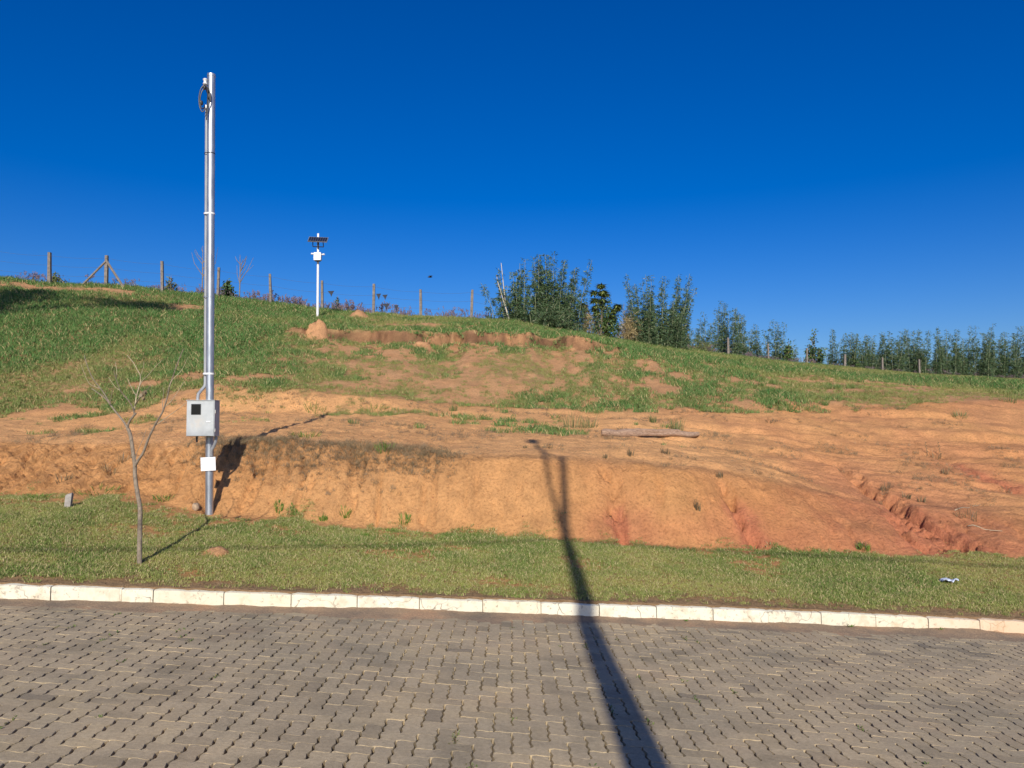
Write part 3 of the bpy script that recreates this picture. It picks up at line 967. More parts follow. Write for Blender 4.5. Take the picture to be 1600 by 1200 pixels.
# ------------------------------------------------------------------ grass
def tuft(name, n, rad, h, w, bend, mat, straw_p, seed, segs=2, heads=False):
    r = random.Random(seed)
    mb = MB(); straw = []
    for _ in range(n):
        a = r.uniform(0, 6.283); d = rad * math.sqrt(r.random())
        x, y = d * math.cos(a), d * math.sin(a)
        hh = h * r.uniform(0.45, 1.1); ww = w * r.uniform(0.7, 1.2)
        la = r.uniform(0, 6.283); lean = bend * hh * r.uniform(0.2, 1.2)
        fa = r.uniform(0, 3.1416)
        fx, fy = math.cos(fa) * ww / 2, math.sin(fa) * ww / 2
        lx, ly = math.cos(la) * lean, math.sin(la) * lean
        o = len(mb.v)
        for k in range(segs):
            f = k / segs
            wk = 1 - 0.55 * f
            mb.v += [(x + lx * f * f - fx * wk, y + ly * f * f - fy * wk, hh * f * (1 - 0.15 * f)), (x + lx * f * f + fx * wk, y + ly * f * f + fy * wk, hh * f * (1 - 0.15 * f))]
        mb.v.append((x + lx, y + ly, hh * 0.85))
        s = 1.0 if r.random() < straw_p else r.uniform(0, 0.25)
        cnt = 2 * segs + 1
        for k in range(segs - 1):
            mb.f.append((o + 2 * k, o + 2 * k + 1, o + 2 * k + 3, o + 2 * k + 2))
        mb.f.append((o + 2 * segs - 2, o + 2 * segs - 1, o + 2 * segs))
        straw += [s] * cnt
        if heads and r.random() < 0.6:
            # a feathery seed head
            o = len(mb.v); tx, ty, tz = x + lx, y + ly, hh * 0.85
            for q in range(5):
                g = r.uniform(0, 6.283); e = h * r.uniform(0.08, 0.16); zz = tz + h * 0.06 * q
                mb.v += [(tx, ty, zz - 0.05 * h), (tx + math.cos(g) * e, ty + math.sin(g) * e, zz + e * 0.6), (tx, ty, zz + 0.05 * h)]
                mb.f.append((o + 3 * q, o + 3 * q + 1, o + 3 * q + 2))
            straw += [1.0] * 15
    me = mb.mesh(name, mat)
    at = me.attributes.new('straw', 'FLOAT', 'POINT')
    at.data.foreach_set('value', np.array(straw, np.float32))
    ob = bpy.data.objects.new(name, me)
    return ob

def scatter(name, base, tufts, label, cat, smin, smax, seed, tilt=0.18):
    ob = bpy.data.objects.new(name, base)
    C.objects.link(ob)
    tag(ob, label, cat, kind='stuff')
    src = bpy.data.collections.new(name + '_source')
    for t in tufts: src.objects.link(t)
    ng = bpy.data.node_groups.new(name, 'GeometryNodeTree')
    ng.interface.new_socket('Geometry', in_out='INPUT', socket_type='NodeSocketGeometry')
    ng.interface.new_socket('Geometry', in_out='OUTPUT', socket_type='NodeSocketGeometry')
    gi = ng.nodes.new('NodeGroupInput'); go = ng.nodes.new('NodeGroupOutput')
    dp = ng.nodes.new('GeometryNodeDistributePointsOnFaces')
    dp.inputs['Seed'].default_value = seed
    na = ng.nodes.new('GeometryNodeInputNamedAttribute'); na.data_type = 'FLOAT'; na.inputs[0].default_value = 'dens'
    nsz = ng.nodes.new('GeometryNodeInputNamedAttribute'); nsz.data_type = 'FLOAT'; nsz.inputs[0].default_value = 'size'
    ip = ng.nodes.new('GeometryNodeInstanceOnPoints')
    ci = ng.nodes.new('GeometryNodeCollectionInfo')
    ci.inputs['Collection'].default_value = src
    ci.inputs['Separate Children'].default_value = True
    ci.inputs['Reset Children'].default_value = True
    ip.inputs['Pick Instance'].default_value = True
    rv = ng.nodes.new('FunctionNodeRandomValue'); rv.data_type = 'FLOAT_VECTOR'
    rv.inputs[0].default_value = (-tilt, -tilt, 0); rv.inputs[1].default_value = (tilt, tilt, 6.283)
    rs = ng.nodes.new('FunctionNodeRandomValue'); rs.data_type = 'FLOAT'
    rs.inputs[2].default_value = smin; rs.inputs[3].default_value = smax
    rs.inputs['Seed'].default_value = seed + 5
    mu = ng.nodes.new('ShaderNodeMath'); mu.operation = 'MULTIPLY'
    L = ng.links.new
    L(gi.outputs[0], dp.inputs['Mesh'])
    L(na.outputs['Attribute'], dp.inputs['Density'])
    L(dp.outputs['Points'], ip.inputs['Points'])
    L(ci.outputs[0], ip.inputs['Instance'])
    L(rv.outputs[0], ip.inputs['Rotation'])
    L(rs.outputs[1], mu.inputs[0]); L(nsz.outputs['Attribute'], mu.inputs[1])
    L(mu.outputs[0], ip.inputs['Scale'])
    L(ip.outputs[0], go.inputs[0])
    md = ob.modifiers.new('scatter', 'NODES')
    md.node_group = ng
    return ob

def block(x0, x1, y0, y1):
    return (int(np.searchsorted(YS, y0)), int(np.searchsorted(YS, y1))), (int(np.searchsorted(XS, x0)), int(np.searchsorted(XS, x1)))

inview = (np.abs(GX) < 0.74 * GY + 1.2)
ones = np.ones(GX.shape)
rr, cc = block(-9, 10, 7.2, 12.8)
lawn_tufts = [tuft('lawn_tuft', 20, 0.045, 0.040, 0.0055, 1.0, M['lawn'], 0.18, 300 + k) for k in range(5)]
lm = grid_mesh('lawn_grass', rr, cc, H, {'dens': ('FLOAT', lawn_d * 620), 'size': ('FLOAT', 0.8 + 0.5 * lush_l), 'lush': ('FLOAT', lush_l)}, keep=(lawn_d > 0.02) & inview)
scatter('lawn_grass', lm, lawn_tufts, 'short mown lawn strip between the kerb and the orange bank', 'grass', 0.7, 1.25, 3)

rr, cc = block(-42, 62, 11, 84)
hill_tufts = [tuft('pasture_tuft', 22, 0.11, 0.13, 0.013, 0.9, M['hill'], 0.15, 320 + k) for k in range(5)]
hd = np.where(GY < 24, 95, np.where(GY < 30, 65, 38)) * hill_d * (GY < yR + 3)
# nearer tufts are sparse and small, lush ones taller
hsz = 0.55 + 0.75 * lush_h + 0.25 * sstep(24, 32, GY)
hm = grid_mesh('pasture_grass', rr, cc, H, {'dens': ('FLOAT', hd), 'size': ('FLOAT', hsz), 'lush': ('FLOAT', lush_h)}, keep=(hill_d > 0.02) & inview & (GY < yR + 3))
scatter('pasture_grass', hm, hill_tufts, 'patchy green pasture grass covering the hillside below the fence', 'grass', 0.45, 1.45, 4)

rr, cc = block(-10, 12, 7.2, 22)
dry_tufts = [tuft('dead_tuft', 14, 0.06, 0.10, 0.005, 1.3, M['drygrass'], 0.35, 340 + k) for k in range(4)]
dm = grid_mesh('dead_grass', rr, cc, H, {'dens': ('FLOAT', np.clip(dry_d, 0, 1) * 420), 'size': ('FLOAT', np.where(GY < yG, 0.45, 0.9)), 'lush': ('FLOAT', lush_l)}, keep=(dry_d > 0.03) & inview)
scatter('dead_grass', dm, dry_tufts, 'brown dead grass and roots along the brow of the bank', 'dry grass', 0.6, 1.3, 5, 0.5)

# tall seeding grass beyond the fence
tall_d = sstep(0.0, 1.2, GY - yR) * (1 - sstep(5, 7, GY - yR)) * (0.55 + fbm(GX * 0.5, GY * 0.5, 3, 351) * 1.2).clip(0.05, 1)
rr, cc = block(-42, 62, 36, 84)
tall_tufts = [tuft('seeding_tuft', 16, 0.16, 0.60, 0.014, 0.35, M['tall'], 0.45, 360 + k, heads=True) for k in range(4)]
tsz = 0.75 + 0.35 * (1 - sstep(-12, 2, GX)) * sstep(-18, -10, GX)
tm = grid_mesh('tall_grass', rr, cc, H, {'dens': ('FLOAT', tall_d * 11), 'size': ('FLOAT', tsz), 'lush': ('FLOAT', lush_h)}, keep=(tall_d > 0.01) & inview)
scatter('tall_grass', tm, tall_tufts, 'tall grass with purplish seed heads along the skyline beyond the fence', 'grass', 0.55, 1.25, 6)

# loose clods and crumbs on the bare soil
def clod(seed):
    r = random.Random(seed); mb = MB()
    n = 6
    vs_ = [(0, 0, 0.5)] + [(math.cos(6.283 * k / n) * r.uniform(0.6, 1), math.sin(6.283 * k / n) * r.uniform(0.6, 1), r.uniform(-0.1, 0.25)) for k in range(n)] + [(0, 0, -0.4)]
    fs_ = [(0, 1 + k, 1 + (k + 1) % n) for k in range(n)] + [(n + 1, 1 + (k + 1) % n, 1 + k) for k in range(n)]
    mb.add([(a * 0.014, b_ * 0.014, c * 0.014) for a, b_, c in vs_], fs_)
    return bpy.data.objects.new('clod', mb.mesh('clod', M['clod'], True))
M['clod'] = simple('soil_clod', (0.42, 0.20, 0.085), 1.0, 0, 0.3, 60)
rr, cc = block(-12, 13, 10, 22)
cd = (w_dirt * (0.25 + 1.2 * np.clip(fbm(GX * 1.1, GY * 1.1, 4, 371) + 0.1, 0, 1)) * (0.35 + 0.65 * left) + 0.9 * np.clip(red, 0, 1) * w_dirt * 0.4) * 150
clm = grid_mesh('loose_clods', rr, cc, H, {'dens': ('FLOAT', cd), 'size': ('FLOAT', ones)}, keep=(cd > 2) & inview)
scatter('loose_clods', clm, [clod(380 + k) for k in range(4)], 'small loose clods of soil scattered over the bare bank', 'soil', 0.3, 1.5, 7, 1.0)
# ------------------------------------------------------------------ metering pole
galv, nt, b = new_mat('galvanised_steel')
tc = N(nt, 'ShaderNodeTexCoord').outputs['Object']
mp = N(nt, 'ShaderNodeMapping'); mp.inputs['Scale'].default_value = (1, 1, 0.25)
nt.links.new(tc, mp.inputs[0])
n1 = noise(nt, mp.outputs[0], 14, 6, 0.65)
nt.links.new(ramp(nt, n1, [(0.3, (0.33, 0.355, 0.385)), (0.7, (0.50, 0.53, 0.56))]), b.inputs['Base Color'])
b.inputs['Metallic'].default_value = 0.75
nt.links.new(ramp(nt, n1, [(0.3, (0.36, 0.36, 0.36)), (0.7, (0.52, 0.52, 0.52))]), b.inputs['Roughness'])
M['galv'] = galv
boxm, nt, b = new_mat('meter_box_paint')
tc = N(nt, 'ShaderNodeTexCoord').outputs['Object']
n1 = noise(nt, tc, 7, 6, 0.6)
sepn = N(nt, 'ShaderNodeSeparateXYZ'); nt.links.new(tc, sepn.inputs[0])
c0 = ramp(nt, n1, [(0.35, (0.41, 0.43, 0.42)), (0.65, (0.50, 0.52, 0.51))])
# a rusty bloom on the door below the window
vm = N(nt, 'ShaderNodeVectorMath', operation='DISTANCE'); nt.links.new(tc, vm.inputs[0]); vm.inputs[1].default_value = (-0.04, -0.11, -0.05)
bl = mrange(nt, vm.outputs['Value'], 0.03, 0.17, 0.55, 0.0)
blm = N(nt, 'ShaderNodeMath', operation='MULTIPLY'); nt.links.new(bl, blm.inputs[0]); nt.links.new(ramp(nt, noise(nt, tc, 16, 5), [(0.35, (0, 0, 0)), (0.6, (1, 1, 1))]), blm.inputs[1])
c0 = mix(nt, c0, (0.58, 0.42, 0.24), blm.outputs[0])
chip = ramp(nt, noise(nt, tc, 26, 6, 0.7), [(0.68, (0, 0, 0)), (0.72, (0.7, 0.7, 0.7))])
c0 = mix(nt, c0, (0.30, 0.22, 0.15), chip)
nt.links.new(c0, b.inputs['Base Color'])
b.inputs['Roughness'].default_value = 0.5
M['box'] = boxm

PD = 10.5 * 1.085
base = hit(327, 804)
PD = base[1]
mp_ = empty('meter_pole', tuple(base))
tag(mp_, 'tall galvanised steel pole with grey electricity meter box by the lawn', 'pole')
def L3(px, py, D):                       # a spot in the pole's own frame
    return Vector(P(px, py, D) - base)
topc = L3(330.3, 119, PD)
bot = Vector((0, 0, -0.25))
PR = 0.057
def on_pole(f): return Vector((0, 0, 0)).lerp(topc, f)
mb = MB(); mb.tube([bot] + [on_pole(f) for f in np.linspace(0, 1, 12)], PR, 24)
o = mb.build('pole', galv, mp_); auto_smooth(o)
mb = MB(); mb.tube([topc + Vector((0, 0, -0.01)), topc + Vector((0, 0, 0.028))], [PR + 0.004, PR + 0.002], 24)
o = mb.build('cap', galv, mp_); auto_smooth(o)
# conduit beside the pole
cdx = -PR - 0.016
top_c = L3(322, 166, PD); low_c = L3(321.3, 600, PD)
f0 = low_c.z / topc.z; f1 = top_c.z / topc.z
pts = [on_pole(f) + Vector((cdx, 0.012, 0)) for f in np.linspace(f1, f0, 10)]
boxc = L3(317.5, 654, PD - 0.16)
BW, BH, BDp = 0.405, 0.515, 0.20
b_in = boxc + Vector((-BW / 2 + 0.11, 0.02, BH / 2))
pts += [pts[-1].lerp(b_in, 0.12) + Vector((0.0, 0, -0.01)), pts[-1].lerp(b_in, 0.35) + Vector((-0.012, -0.01, 0)), b_in + Vector((0.006, 0, 0.10)), b_in + Vector((0, 0, 0.05)), b_in + Vector((0, 0, -0.01))]
mb = MB(); mb.tube(pts, 0.023, 12)
o = mb.build('conduit', M['pvc'], mp_); auto_smooth(o)
mb = MB(); mb.tube([pts[0] + Vector((0, 0, -0.05)), pts[0] + Vector((0, 0, 0.015))], 0.031, 12)
mb.build('conduit_collar', M['white'], mp_)
# steel straps round pole and conduit
def strap(pyx, mat, th=0.022, r=0.004):
    f = L3(325, pyx, PD).z / topc.z
    c = on_pole(f)
    ring = []
    for a in np.linspace(0, 2 * math.pi, 25)[:-1]:
        q = Vector((math.cos(a) * (PR + r), math.sin(a) * (PR + r), 0))
        if math.cos(a) < -0.2:
            q.x -= 0.040; q.y *= 0.8
        ring.append(q)
    n = len(ring)
    mb = MB()
    mb.add([c + q + Vector((0, 0, th / 2)) for q in ring] + [c + q - Vector((0, 0, th / 2)) for q in ring], [(k, (k + 1) % n, n + (k + 1) % n, n + k) for k in range(n)])
    return mb.build('strap', mat, mp_)
strap(334, M['white']); strap(584, M['white'], 0.026); strap(464, M['galv'], 0.015); strap(240, M['black'], 0.012, 0.003)
# weather head: bolt, insulator spool, clamps and drop loops
hd_ = on_pole(0.987) + Vector((-PR - 0.012, -0.06, -0.03))
mb = MB(); mb.tube([hd_ + Vector((0.10, 0.05, 0.0)), hd_ + Vector((-0.01, 0, 0))], 0.009, 8)
mb.build('bracket_bolt', galv, mp_)
mb = MB(); mb.tube([hd_ + Vector((0, 0, 0.05)), hd_ + Vector((0, 0, 0.035)), hd_ + Vector((0, 0, 0.012)), hd_ + Vector((0, 0, -0.012)), hd_ + Vector((0, 0, -0.035)), hd_ + Vector((0, 0, -0.05))], [0.022, 0.036, 0.022, 0.022, 0.036, 0.022], 14)
o = mb.build('insulator', M['white'], mp_); auto_smooth(o, 60)
for k, (dx, dz, r, hh) in enumerate([(0.0, -0.10, 0.030, 0.05), (0.05, -0.15, 0.026, 0.09), (0.075, -0.24, 0.030, 0.10), (-0.045, -0.33, 0.030, 0.06)]):
    mb = MB(); mb.tube([hd_ + Vector((dx, -0.02, dz + hh / 2)), hd_ + Vector((dx, -0.02, dz)), hd_ + Vector((dx + 0.008, -0.02, dz - hh / 2))], [r * 0.7, r, r * 0.6], 10)
    o = mb.build('cable_clamp', M['black'], mp_); auto_smooth(o, 50)
def loop(pts_, r):
    # smooth polyline through pts_
    P_ = [Vector(p) for p in pts_]
    out = []
    for i in range(len(P_) - 1):
        p0, p1, p2, p3 = P_[max(i - 1, 0)], P_[i], P_[i + 1], P_[min(i + 2, len(P_) - 1)]
        for k in range(6):
            t = k / 6
            out.append(0.5 * ((2 * p1) + (p2 - p0) * t + (2 * p0 - 5 * p1 + 4 * p2 - p3) * t * t + (3 * p1 - p0 - 3 * p2 + p3) * t ** 3))
    out.append(P_[-1])
    return out
loops = [[(0, -0.02, -0.05), (-0.05, -0.03, -0.12), (-0.075, -0.03, -0.26), (-0.06, -0.03, -0.40), (-0.02, -0.03, -0.47), (0.01, -0.02, -0.42), (0.0, 0.0, -0.36)],
         [(0.01, -0.02, -0.08), (-0.035, -0.04, -0.18), (-0.055, -0.04, -0.32), (-0.03, -0.03, -0.42), (0.0, -0.02, -0.40)],
         [(0.03, -0.03, -0.08), (0.085, -0.04, -0.16), (0.10, -0.04, -0.28), (0.07, -0.05, -0.42), (0.055, -0.05, -0.55), (0.05, -0.045, -0.60)],
         [(0.0, -0.02, -0.06), (0.055, -0.05, -0.14), (0.06, -0.05, -0.3), (0.05, -0.05, -0.5)]]
for lp in loops:
    mb = MB(); mb.tube(loop([hd_ + Vector(p) for p in lp], 0), 0.008, 7)
    o = mb.build('drop_cable', M['black'], mp_); auto_smooth(o)
# meter box
mb = MB(); mb.box((0, 0, 0), (BW, BDp, BH), bevel=0.008)
box = mb.build('meter_box', boxm, mp_, loc=boxc)
def bx(name, c, s, mat, bev=0.003):
    m_ = MB(); m_.box((0, 0, 0), s, bevel=bev)
    return m_.build(name, mat, box, loc=Vector(c))
bx('door', (0, -BDp / 2 - 0.004, -0.004), (BW - 0.016, 0.014, BH - 0.022), boxm, 0.004)
bx('window_frame', (-BW / 2 + 0.142, -BDp / 2 - 0.012, BH / 2 - 0.125), (0.142, 0.010, 0.156), M['black'], 0.004)
glass = simple('meter_window', (0.006, 0.006, 0.007), 0.15, 0, 0.1)
bx('window', (-BW / 2 + 0.142, -BDp / 2 - 0.018, BH / 2 - 0.125), (0.120, 0.006, 0.134), glass, 0.002)
bx('latch', (0.12, -BDp / 2 - 0.014, -0.045), (0.06, 0.008, 0.018), M['white'], 0.003)
bx('hinge', (BW / 2 + 0.004, -BDp / 2 + 0.03, 0.10), (0.010, 0.03, 0.05), boxm, 0.002)
bx('hinge', (BW / 2 + 0.004, -BDp / 2 + 0.03, -0.17), (0.010, 0.03, 0.05), boxm, 0.002)
bx('drip_lid', (0, -0.008, BH / 2 + 0.006), (BW + 0.012, BDp + 0.014, 0.010), boxm, 0.003)
bx('pole_bracket', (0.06, BDp / 2 + 0.02, 0.16), (0.16, 0.05, 0.03), galv, 0.002)
bx('pole_bracket', (0.06, BDp / 2 + 0.02, -0.16), (0.16, 0.05, 0.03), galv, 0.002)
mb = MB(); mb.tube([boxc + Vector((-BW / 2 + 0.115, 0, -BH / 2 + 0.01)), boxc + Vector((-BW / 2 + 0.115, 0, -BH / 2 - 0.085))], 0.014, 10)
mb.build('cable_stub', M['black'], mp_)
q0 = boxc + Vector((BW / 2 - 0.025, 0.03, -BH / 2 + 0.01))
mb = MB(); mb.tube(loop([q0, q0 + Vector((0, 0, -0.08)), q0 + Vector((-0.03, 0.02, -0.15)), q0 + Vector((-0.075, 0.05, -0.22)), q0 + Vector((-0.09, 0.08, -0.30))], 0), 0.024, 10)
o = mb.build('lower_conduit', M['pvc'], mp_); auto_smooth(o)
pc = L3(325.3, 725, PD - PR - 0.012)
m_ = MB(); m_.box((0, 0, 0), (0.218, 0.006, 0.198), bevel=0.002)
pl = m_.build('number_plate', M['white'], mp_, loc=pc); pl.rotation_euler = (0, R(-3), 0)
pl['label'] = 'blank white plate fixed to the pole below the meter box'
for dx in (-0.09, 0.09):
    m_ = MB(); m_.tube([(dx, -0.002, 0.0), (dx, -0.008, 0.0)], 0.006, 8); m_.build('screw', galv, pl)

# ------------------------------------------------------------------ sapling
sb = hit(218, 881)
sap = empty('sapling', tuple(sb))
tag(sap, 'thin leafless young tree with forked trunk on the lawn strip', 'tree')
def Z8(zx, zy, dy=0.0):
    return Vector(P(120 + zx / 3.335, 540 + zy / 3.335, sb[1] + dy) - sb)
def branch(zs, dys, r0, r1, name='branch', mat=None, n=7):
    m = len(zs)
    pts_ = loop([Z8(a, b_, d) for (a, b_), d in zip(zs, dys)], 0)
    k = len(pts_)
    r0 *= 0.82; r1 *= 1.1
    rad = [r0 + (r1 - r0) * (i / (k - 1)) ** 0.8 for i in range(k)]
    mb = MB(); mb.tube(pts_, rad, n)
    o = mb.build(name, mat or M['bark'], sap); auto_smooth(o, 60)
    return o
ln = lambda a, b_, n: list(np.linspace(a, b_, n))
br = [(327, 1148), (327, 1080), (328, 1000), (329, 930), (330, 860), (326, 820), (318, 780), (308, 720), (303, 670), (302, 620), (292, 550), (280, 470), (266, 432)]
mb_tr = branch(br, ln(0, 0.05, 13), 0.034, 0.017, 'trunk', n=10)
branch([(302, 630), (318, 600), (345, 560), (362, 515), (380, 470), (402, 425), (420, 390), (445, 350), (460, 310), (475, 255), (482, 215), (500, 165), (512, 130), (530, 80), (556, 18)], ln(0.03, -0.35, 15), 0.020, 0.004)
branch([(266, 435), (248, 402), (225, 372), (195, 335), (165, 295), (140, 268), (105, 243), (78, 224)], ln(0.05, 0.3, 8), 0.016, 0.004)
branch([(175, 305), (150, 262), (125, 225), (100, 195), (72, 150), (45, 75), (40, 50)], ln(0.15, 0.35, 7), 0.009, 0.003)
branch([(266, 435), (270, 405), (285, 380), (308, 352)], ln(0.05, -0.02, 4), 0.015, 0.011)
branch([(300, 356), (292, 325), (272, 290), (245, 258), (228, 235), (212, 195), (200, 160), (194, 128)], ln(0.0, -0.2, 8), 0.009, 0.0028)
branch([(296, 345), (304, 310), (310, 268), (322, 225), (331, 190), (330, 155), (315, 125), (292, 85), (262, 50)], ln(0, 0.15, 9), 0.010, 0.0025, mat=M['twig'])
branch([(303, 310), (325, 275), (352, 248), (385, 208)], ln(0, -0.25, 4), 0.009, 0.003)
branch([(325, 215), (345, 180), (372, 154), (410, 110), (445, 76)], ln(0.03, -0.2, 5), 0.006, 0.002, mat=M['twig'])
branch([(310, 262), (292, 232), (265, 178)], ln(0, 0.1, 3), 0.005, 0.002, mat=M['twig'])
branch([(462, 318), (492, 290), (520, 250), (560, 188)], ln(-0.18, -0.3, 4), 0.006, 0.002, mat=M['twig'])
branch([(405, 420), (438, 395), (480, 365), (530, 330), (570, 296)], ln(-0.1, 0.1, 5), 0.006, 0.002, mat=M['twig'])
branch([(306, 600), (312, 560), (330, 520), (348, 480), (362, 436)], ln(0.02, 0.2, 5), 0.005, 0.002)
branch([(450, 345), (446, 300), (452, 255), (448, 215)], ln(-0.15, -0.05, 4), 0.005, 0.0015)
branch([(175, 300), (180, 265), (188, 230)], ln(0.15, 0.1, 3), 0.005, 0.0015)
branch([(118, 222), (95, 214), (60, 190), (22, 100)], ln(0.25, 0.4, 4), 0.005, 0.0015, mat=M['twig'])
branch([(228, 235), (200, 215), (165, 165)], ln(-0.1, 0.0, 3), 0.004, 0.0015, mat=M['twig'])
branch([(482, 215), (500, 175), (545, 130), (580, 60)], ln(-0.25, -0.3, 4), 0.005, 0.0015, mat=M['twig'])
branch([(330, 160), (345, 120), (350, 80)], ln(0.1, 0.05, 3), 0.004, 0.0015, mat=M['twig'])
branch([(205, 175), (208, 130), (200, 85)], ln(-0.15, -0.1, 3), 0.004, 0.0015, mat=M['twig'])
# a rag of dead leaves caught in the crown
mb = MB()
for k in range(9):
    c = Z8(346 + random.uniform(-12, 12), 262 + random.uniform(-18, 14), -0.15 + random.uniform(-0.03, 0.03))
    a = random.uniform(0, 6.28); e = 0.035
    u = Vector((math.cos(a), 0.3, math.sin(a))) * e; w = Vector((-math.sin(a), 0.2, math.cos(a))) * e * 0.6
    mb.add([c - u, c - w, c + u, c + w], [(0, 1, 2, 3)])
mb.build('dead_leaf', M['deadweed'], sap)

# ------------------------------------------------------------------ stake, stone, log, litter
def blob(n, seed, r, squash=(1, 1, 1), amp=0.25):
    import bmesh
    bm = bmesh.new()
    bmesh.ops.create_icosphere(bm, subdivisions=3, radius=1.0)
    for v in bm.verts:
        d = 1 + amp * 2 * float(fbm(np.array(v.co.x * 1.7 + seed), np.array(v.co.y * 1.7 + v.co.z * 1.3), 3, seed))
        v.co = Vector((v.co.x * squash[0], v.co.y * squash[1], v.co.z * squash[2])) * r * d
    bm.verts.index_update()
    mb = MB(); mb.add([tuple(v.co) for v in bm.verts], [tuple(v.index for v in f.verts) for f in bm.faces])
    bm.free()
    return mb
q = hit(106, 793)
mb = MB()
sw = 9 * q[1] / F; sh = 22 * q[1] / F
mb.box((0, 0, sh / 2 - 0.1), (sw, sw, sh + 0.2), bevel=0.012)
mb.v = [(x + 0.012 * math.sin(z * 40 + y * 30), y, z + (0.02 * math.sin(x * 60 + 1) if z > 0 else 0)) for x, y, z in mb.v]
o = mb.build('marker_stake', M['concrete'], loc=tuple(q)); o.rotation_euler = (R(3), R(4), R(20)); auto_smooth(o)
tag(o, 'short grey concrete marker stake standing in patchy grass', 'stake')
q = hit(306, 797)
o = blob(0, 3, 0.06, (0.9, 0.8, 1.1), 0.2).build('stone', simple('pale_stone', (0.42, 0.30, 0.19), 0.95, 0, 0.3, 25, 0.5), loc=(q[0], q[1], q[2] + 0.045), smooth=True)
tag(o, 'pale brown stone lying in the grass beside the meter pole', 'stone')

lq = hit(940, 681); le = hit(1092, 683)
lg = empty('fallen_log', tuple((lq + le) / 2))
tag(lg, 'weathered grey brown split log lying on the bare terrace', 'log')
logm, nt, b = new_mat('weathered_log')
tc = N(nt, 'ShaderNodeTexCoord').outputs['Object']
mpn = N(nt, 'ShaderNodeMapping'); mpn.inputs['Scale'].default_value = (2.0, 26, 26)
nt.links.new(tc, mpn.inputs[0])
n1 = noise(nt, mpn.outputs[0], 1.6, 6, 0.7)
nt.links.new(ramp(nt, n1, [(0.3, (0.14, 0.09, 0.06)), (0.5, (0.36, 0.23, 0.15)), (0.7, (0.50, 0.35, 0.24))]), b.inputs['Base Color'])
b.inputs['Roughness'].default_value = 0.95
bump(nt, b, n1, 0.9, 0.03)
mid_ = (lq + le) / 2
def log_piece(x0, x1, r, zoff, seed, taper):
    n, m_ = 40, 14
    mb = MB()
    for i in range(n + 1):
        f = i / n
        px_ = 940 + (1092 - 940) * (x0 + (x1 - x0) * f)
        gx = lq[0] + (le[0] - lq[0]) * (x0 + (x1 - x0) * f); gy = lq[1] + (le[1] - lq[1]) * (x0 + (x1 - x0) * f)
        gz = zat(gx, gy) * 0.3 + (lq[2] + (le[2] - lq[2]) * (x0 + (x1 - x0) * f)) * 0.7
        rr_ = r * (1 - taper * f) * (0.82 + 0.5 * float(fbm(np.array(f * 7.0), np.array(seed * 1.0), 3, seed)))
        if i == 0 or i == n: rr_ *= 0.7
        for k in range(m_):
            a = 2 * math.pi * k / m_
            w = 1 + 0.5 * float(fbm(np.array(math.cos(a) * 2.5 + f * 2), np.array(math.sin(a) * 2.5 + seed), 3, seed + 9))
            mb.v.append((gx - mid_[0], gy - mid_[1] + math.cos(a) * rr_ * 1.15 * w, gz - mid_[2] + zoff + math.sin(a) * rr_ * 0.85 * w))
    for i in range(n):
        for k in range(m_):
            k2 = (k + 1) % m_
            mb.f.append((i * m_ + k, i * m_ + k2, (i + 1) * m_ + k2, (i + 1) * m_ + k))
    mb.f.append(tuple(range(m_))); mb.f.append(tuple(n * m_ + k for k in range(m_ - 1, -1, -1)))
    return mb
o = log_piece(0.0, 1.0, 0.125, 0.07, 5, 0.35).build('trunk_piece', logm, lg, smooth=True)
o = log_piece(0.30, 0.80, 0.075, 0.125, 8, 0.15).build('split_slab', logm, lg, smooth=True)
o = log_piece(0.62, 0.96, 0.035, 0.01, 12, 0.5).build('bark_strip', logm, lg, smooth=True)

q = hit(1483, 912)
mb = MB()
nn = 7
for j in range(nn):
    for i in range(nn):
        x, y = (i / (nn - 1) - 0.5) * 0.19, (j / (nn - 1) - 0.5) * 0.10
        mb.v.append((x + 0.01 * math.sin(j * 2), y + 0.012 * math.sin(i * 1.7), 0.030 + 0.030 * math.sin(i * 2.1 + j) * math.cos(j * 1.3 + i * 0.7)))
for j in range(nn - 1):
    for i in range(nn - 1):
        mb.f.append((j * nn + i, j * nn + i + 1, (j + 1) * nn + i + 1, (j + 1) * nn + i))
plm = simple('plastic_scrap', (0.62, 0.68, 0.80), 0.3, 0, 0.2, 20)
o = mb.build('litter', plm, loc=(q[0], q[1], q[2] + 0.02), smooth=True)
sol = o.modifiers.new('thickness', 'SOLIDIFY'); sol.thickness = 0.002
tag(o, 'crumpled bluish white plastic scrap lying on the lawn', 'litter')

